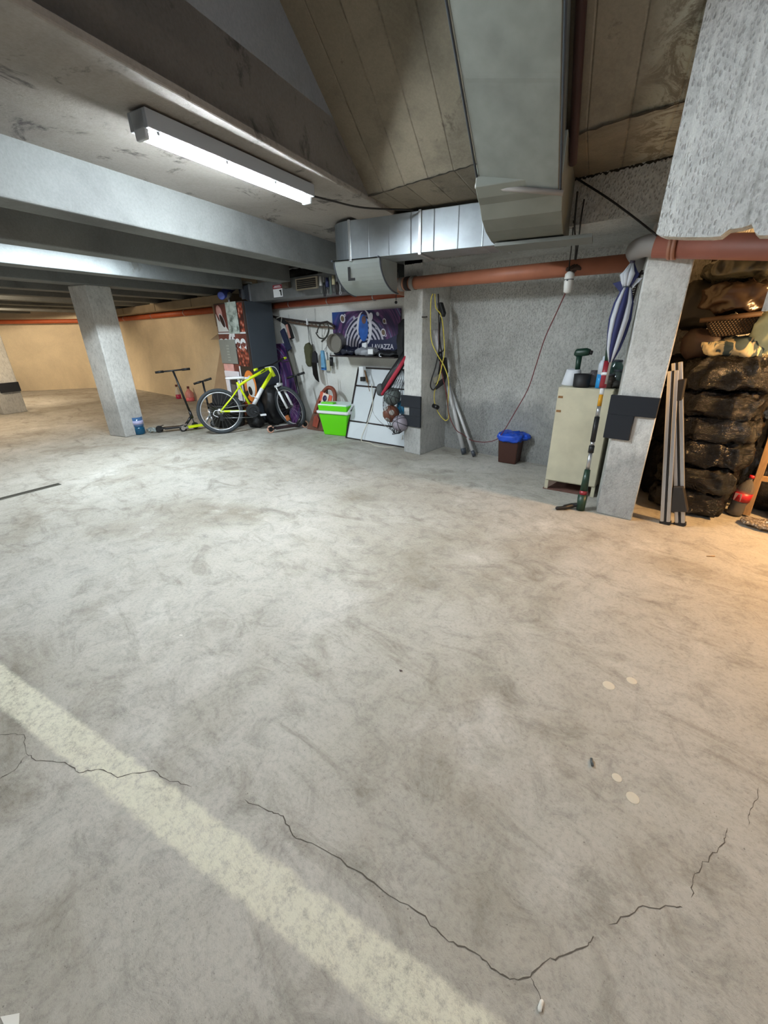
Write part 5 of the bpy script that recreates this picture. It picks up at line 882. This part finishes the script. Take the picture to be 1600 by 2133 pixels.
for i, (yb, yt, xr, xl) in enumerate(lev):
    zt_ = PY(1480, yt, Yb).z; xr_ = PY(xr, (yb + yt) / 2, Yb).x; x0 = -.50; h_ = zt_ - zz
    o = MB().pillow(((x0 + xr_) / 2, Yb + .30, zz + h_ / 2), ((xr_ - x0) / 2 + .02, .31, h_ / 2 + .012), 4.2, 130, 56, wr=.040, fr=8.0, seed=40 + i, stretch=(1.1, 1, .8)).build('filled_bag', BAGM); tag(o, names[i], 'bag', 'black bags stacked in the side room')
    if i == 0: o.location.z = .006
    zz = zt_
ztop = zz
# back row, left of the stack behind the bars
for k, (z0_, z1_) in enumerate(((0, .5), (.5, .95), (.95, ztop))):
    o = MB().pillow((-.50, 4.32, (z0_ + z1_) / 2), (.18, .14, (z1_ - z0_) / 2 + .01), 3.6, 50, 26, wr=.03, fr=7, seed=60 + k).build('filled_bag', BAGM); tag(o, ['lowest', 'middle', 'upper'][k] + ' dark bag in the shadow behind the right column', 'bag', 'dark bags behind the column')
    if k == 0: o.location.z = .004
PC = lambda x, y, Y=3.95: PY(x, y, Y)
CLO = NT('cloth_blue_cream', .8); n = CLO; wv = n.noise(3.2, 3, .5, n.scale((2.5, 1, 1)), 1.5); CLO = n.out(n.ramp(wv, [(.44, srgb('#3f5058')), (.47, srgb('#c2b591')), (.55, srgb('#cfc6a6')), (.58, srgb('#4a5d64'))]))
c_ = PC(1528, 728); o = MB().pillow((c_.x, 4.10, ztop + .065), (.25, .18, .075), 2.8, 60, 26, wr=.03, fr=7, seed=71).build('striped_cloth', CLO); tag(o, 'cream and blue-grey cloth bundle on top of the black bag stack', 'cloth')
c_ = PC(1590, 700); o = MB().pillow((c_.x + .04, 4.05, c_.z + .02), (.11, .13, .14), 2.6, wr=.03, fr=6, seed=72).build('green_bundle', mat('cloth_mint', '#a8b294', .8, var=.2)); tag(o, 'pale green cloth bundle at the edge above the bag stack', 'cloth')
bkt = thing('wicker_basket', 'brown wicker basket lying above the cloth bundle', 'basket', PC(1520, 668)); WI = NT('wicker', .7); n = WI; v1 = n.math('SINE', n.math('MULTIPLY', n.dot((0, 0, 1)), 260)); v2 = n.math('SINE', n.math('MULTIPLY', n.dot((1, .4, 0)), 330)); hgt = n.math('MULTIPLY', v1, v2); WI = n.out(n.ramp(hgt, [(.3, srgb('#1f140b')), (.8, srgb('#5a3f22'))]), n.bump(hgt, .8, .01))
MB().prism([PC(1468, 668, 3.96), PC(1585, 655, 3.96), PC(1560, 696, 3.96), PC(1480, 703, 3.96)], (0, .34, 0)).build('basket_body', WI, bkt, .02); MB().tube([PC(1458, 668, 3.95), PC(1588, 653, 3.95)], .016, 8).build('basket_rim', mat('wicker_rim', '#3d2917', .7), bkt)
o = MB().pillow((PC(1463, 718).x - .02, 4.12, ztop + .09), (.14, .16, .11), 2.6, wr=.02, fr=5, seed=73).build('maroon_bag', mat('bag_maroon', '#2a1c1b', .6)); tag(o, 'dark maroon bag beside the cloth bundle, near the right column', 'bag')
c_ = PC(1540, 615, 4.0); o = MB().pillow((c_.x, 4.14, c_.z - .01), (.22, .17, .10), 2.6, 60, 26, wr=.05, fr=6.5, seed=74).build('brown_bag', mat('bag_brown', '#33271f', .3, var=.3, vs=5)); tag(o, 'crumpled brown plastic bag lying on the wicker basket', 'bag')
c_ = PC(1470, 620, 4.05); o = MB().pillow((c_.x - .02, 4.26, c_.z - .04), (.20, .14, .17), 2.8, wr=.03, fr=6, seed=75).build('black_bundle', mat('bundle_black', '#181716', .6)); tag(o, 'black bundle in the dark beside the brown plastic bag', 'bundle')
c_ = PC(1545, 562, 4.0); o = MB().pillow((c_.x, 4.16, c_.z + .02), (.25, .17, .085), 2.6, 60, 26, wr=.04, fr=6, seed=76).build('clear_bag', mat('bag_clear', '#2d2e2a', .25, var=.3, vs=4)); tag(o, 'cloudy grey-green plastic bag topmost under the rust-brown pipe', 'bag')
# rack carrying the upper bundles: a plank on two uprights behind them
shf = thing('storage_shelf', 'dark plank shelf carrying the basket and bundles in the side room', 'shelf', (-.1, 4.3, 0)); zsh = PC(1520, 703).z
MB().box((-.60, 4.06, zsh - .03), (.45, 4.49, zsh - .005)).build('shelf_board', mat('dark_wood', '#241a14', .8), shf)
for x_ in (-.57, .40): MB().box((x_, 4.44, 0), (x_ + .04, 4.49, 1.95)).build('upright', MC['dark_wood'], shf)
for k, (z0_, z1_) in enumerate(((0, .42), (.42, .82), (.82, 1.22))):
    o = MB().pillow((.34, 4.39, (z0_ + z1_) / 2 + .004), (.26, .095, (z1_ - z0_) / 2), 3.6, 60, 26, wr=.02, fr=7, seed=90 + k).build('filled_bag', BAGM); tag(o, ['lowest', 'middle', 'upper'][k] + ' black bag behind the wooden trestle', 'bag', 'dark bags behind the trestle')
    o.location.z = .006
# cola bottle
bo_ = thing('soda_bottle', 'large plastic soda bottle with a red cap and label beside the bag stack', 'bottle', PZ(1530, 1078)); g = PZ(1527, 1074) + Vector((0, .02, 0)); tl_ = Vector((.10, .02, 1)).normalized(); hB = .33
PET = mat('clear_pet', '#d8d2c8', .08, trans=.85, ior=1.2); MB().lathe([(.040, 0), (.050, .01), (.053, .05), (.048, .09), (.055, .13), (.055, .21), (.045, .25), (.018, .295), (.014, .30), (.014, .32)], 28, g + Vector((0, 0, .004)), tl_).build('bottle_body', PET, bo_)
MB().lathe([(.049, .003), (.051, .05), (.047, .09), (.050, .115)], 24, g + Vector((0, 0, .004)), tl_).build('liquid', mat('dark_liquid', '#2a211b', .1, trans=.3), bo_); MB().lathe([(.0565, .13), (.0565, .20)], 28, g, tl_).build('label', mat('label_red', '#b3202a', .4), bo_); MB().lathe([(.018, .318), (.018, .34)], 20, g, tl_).build('cap', mat('cap_red', '#c4202b', .4), bo_)
lbp = g + tl_ * .165 + Vector((-.035, -.046, 0)); MB().quadbox([lbp + Vector((-.014, 0.008, -.03)), lbp + Vector((.03, -.012, -.03)), lbp + Vector((.03, -.012, .03)), lbp + Vector((-.014, .008, .03))], (-.4, -1, 0), .002).build('label_text_field', mat('label_pink', '#e2b0a8', .5), bo_)
# wooden ladder-like trestle at the edge
ld_ = thing('wooden_trestle', 'pale wooden trestle with slanted legs at the right edge', 'trestle', PZ(1555, 1075)); WOOD = mat('pale_wood', '#a8865c', .7, var=.2, vs=20, stretch=(6, 6, 1))
l0 = PZ(1553, 1077); l1 = PY(1612, 900, 4.1); dl = (l1 - l0); l1 = l0 + dl * 1.1; sd = Vector((.6, .1, 0)).normalized()
def plank(a_, b_, w_, t2, name): 
    d = (b_ - a_).normalized(); s2 = d.cross(Vector((0, 1, 0))).normalized(); return MB().quadbox([a_ - s2 * w_ / 2, a_ + s2 * w_ / 2, b_ + s2 * w_ / 2, b_ - s2 * w_ / 2], (0, -1, 0), t2).build(name, WOOD, ld_, .003)
plank(l0 + Vector((0, 0, .015)), l1, .045, .03, 'leg'); lr = l0 + Vector((.62, .1, 0)); plank(lr + Vector((0, 0, .015)), l1 + Vector((.25, .08, 0)), .045, .03, 'leg')
rz_ = PY(1590, 1000, l0.y + .02); plank(Vector((rz_.x - .02, l0.y + .05, rz_.z)), Vector((rz_.x + .55, l0.y + .1, rz_.z)), .04, .02, 'rung'); plank(l0.lerp(l1, .12) + Vector((.02, .12, .33)), l1 + Vector((-.03, .14, .06)), .03, .02, 'rear_strip')
gb = MB().pillow((.42, 4.22, .16), (.17, .08, .16), 2.8, wr=.03, fr=7, seed=81).build('dark_green_bag', mat('bag_green_dark', '#15201a', .4)); tag(gb, 'dark green bag on the floor behind the wooden trestle', 'bag')
BUB = NT('bubble_film', .12); n = BUB; vb = n.vor(70); BUB.b.inputs['Transmission Weight'].default_value = .35; BUB = n.out(n.ramp(vb, [(.2, srgb('#d8cfc0')), (.6, srgb('#8d8070'))]), n.bump(vb, 1.0, .01))
bw = PZ(1585, 1104); o = MB().pillow((bw.x + .16, bw.y + .03, .028), (.30, .10, .026), 2.4, 60, 20, wr=.02, fr=9, seed=82, rz=-.1).build('bubble_wrap', BUB); tag(o, 'roll of bubble wrap lying on the floor at the right edge', 'bubble wrap'); o.location.z = .006
# ================================================================ LEFT SIDE
jg = thing('water_jug', 'blue translucent water jug cut open at the foot of the left column', 'jug', PZ(291, 903)); g = PZ(292, 904)
MB().lathe([(.070, 0), (.080, .01), (.080, .09), (.074, .12)], 28, g).build('dark_blue_base', mat('jug_blue_dark', '#1d5a7c', .15, trans=.35), jg); MB().lathe([(.074, .12), (.082, .14), (.082, .265), (.078, .265), (.078, .14)], 28, g).build('jug_body', mat('jug_blue', '#5b86b8', .15, trans=.5), jg); MB().lathe([(.0835, .155), (.0835, .215)], 28, g).build('label', mat('jug_label', '#a5a6c8', .5), jg)
fo_ = MB().pillow(PZ(318, 900) + Vector((0, 0, .03)), (.09, .06, .03), 2.3, wr=.03, fr=16, seed=83).build('clear_film', mat('film', '#b9c4c2', .15, trans=.6)); tag(fo_, 'crumpled clear film on the floor beside the water jug', 'film'); fo_.location.z = .004
for i, (x, y, r_, h_, c1_, lb) in enumerate(((373, 831, .055, .30, '#d7d2c6', 'clear bottle with crimson liquid by the beige wall'), (396, 829, .085, .30, '#e0938c', 'pink fluid canister by the beige wall'))):
    g = PZ(x, y); g.y = 4.36; g = Vector((PY(x, y, 4.36).x, 4.36, 0)); t_ = thing('fluid_bottle', lb, 'bottle', g)
    MB().lathe([(r_, 0), (r_ * 1.05, .02), (r_ * 1.05, h_ * .6), (r_ * .5, h_ * .82), (.022, h_ * .9), (.022, h_)], 22, g).build('bottle_body', mat('bottle_%d' % i, c1_, .3, trans=.25), t_); MB().lathe([(.028, h_ * .95), (.028, h_ + .03)], 16, g).build('cap', mat('cap_dark', '#5b2a28', .5), t_)
    MB().lathe([(r_ * 1.02, .004), (r_ * 1.07, .02), (r_ * 1.07, h_ * (.35 if i == 0 else .28)), (r_ * .9, h_ * (.36 if i == 0 else .29))], 22, g).build('fluid', mat('fluid_%d' % i, '#b0224f' if i == 0 else '#d8676c', .3), t_)
# drain channel
dg = thing('drain_grate', 'narrow dark drain channel in the floor at the left edge', 'drain', PZ(60, 1023)); d0, d1 = PZ(125, 1008), PZ(0, 1040); dd_ = (d1 - d0); d1 = d0 + dd_ * 2.2; u = dd_.normalized(); s_ = Vector((-u.y, u.x, 0)) * .034
MB().quadbox([d0 - s_, d1 - s_, d1 + s_, d0 + s_], (0, 0, 1), .004).build('channel', mat('drain_dark', '#23241f', .8), dg)
for o2 in (-1, 1): MB().tube([d0 + s_ * o2, d1 + s_ * o2], .004, 6).build('channel_edge', mat('drain_edge', '#57584f', .6, .4), dg)
for p in dg.children: p.location.z += .002
# small litter
def litter(name, label, cat, mb, m_, bev=0): return tag(mb.build(name, m_, None, bev), label, cat)
p = PZ(1233, 1590); litter('pen_cap', 'small dark grey pen cap lying on the floor', 'pen cap', MB().tube([p + Vector((-.006, .013, .005)), p + Vector((.005, -.012, .005))], .0048, 10), mat('pen_grey', '#4a5052', .4))
p = PZ(835, 1398); litter('dry_leaf', 'dark curled scrap near the middle of the floor', 'scrap', MB().quadbox([p + Vector((-.010, 0, .004)), p + Vector((0, -.006, .002)), p + Vector((.010, .002, .006)), p + Vector((0, .007, .002))], (0, 0, 1), .001), mat('leaf_dark', '#4a3b38', .8))
p = PZ(30, 2125); litter('paper_scrap', 'torn white paper scrap at the bottom left corner of the view', 'paper', MB().prism([p + Vector((-.03, -.02, .001)), p + Vector((.022, -.012, .001)), p + Vector((.026, .004, .001)), p + Vector((-.004, .010, .001))], (0, 0, .0006)), mat('paper_white', '#dedcd4', .8))
p = PZ(1126, 2095); litter('plaster_chip', 'white plaster chip beside the long floor crack', 'chip', MB().pillow(p + Vector((0, 0, .003)), (.005, .012, .003), 2.5, 12, 8, wr=.002, fr=60), mat('chip_white', '#dcdad2', .8))
p = PZ(377, 1324); litter('paper_scrap', 'tiny white paper fleck on the floor left of centre', 'paper', MB().box(p + Vector((-.008, -.003, .001)), p + Vector((.008, .003, .003)), .6), MC['paper_white'])
p = PZ(1480, 1160); litter('wood_sliver', 'pale wood sliver on the orange-lit floor', 'sliver', MB().tube([p + Vector((-.02, -.012, .004)), p + Vector((.02, .02, .004))], .003, 6), WOOD)
# pale round dried drops on the floor
DROP = mat('dried_drop', '#c9c2b0', .9)
for i, (x, y, r_) in enumerate(((1316, 1418, .021), (1268, 1428, .024), (1285, 1620, .016), (1318, 1662, .020))):
    c = PZ(x, y); MB().lathe([(r_, .0003), (r_ * .93, .0009), (r_ * .6, .0008)], 26, c).build('dried_drop', DROP, fl, kind='structure')

# dark ragged joints where the slope meets the landing and the landing meets the beam
def joint(p0, p1, w_, nrm, name='joint'):
    P0_, P1_ = Vector(p0), Vector(p1); d_ = (P1_ - P0_).normalized(); sd_ = d_.cross(Vector(nrm)).normalized(); vs = []; fs = []; K_ = 60
    for i in range(K_ + 1):
        q_ = P0_.lerp(P1_, i / K_) + Vector(nrm) * .002 + sd_ * R.uniform(-.006, .006); ww = w_ * R.uniform(.25, 1.0); vs += [q_ + sd_ * ww, q_ - sd_ * ww]
        if i: fs.append((2 * i - 2, 2 * i - 1, 2 * i + 1, 2 * i))
    MB().add(vs, fs).build(name, mat('joint_dark', '#2c2820', .95), None, kind='structure')
joint((-2.55, J1 - .004, ZC - .002), (-.3, J1 - .004, ZC - .002), .010, (0, -.2, -1), 'trim_1')
joint((-1.34, 3.437, ZC - .006), (-.70, 3.437, ZC - .006), .010, (0, -1, 0), 'trim_2')
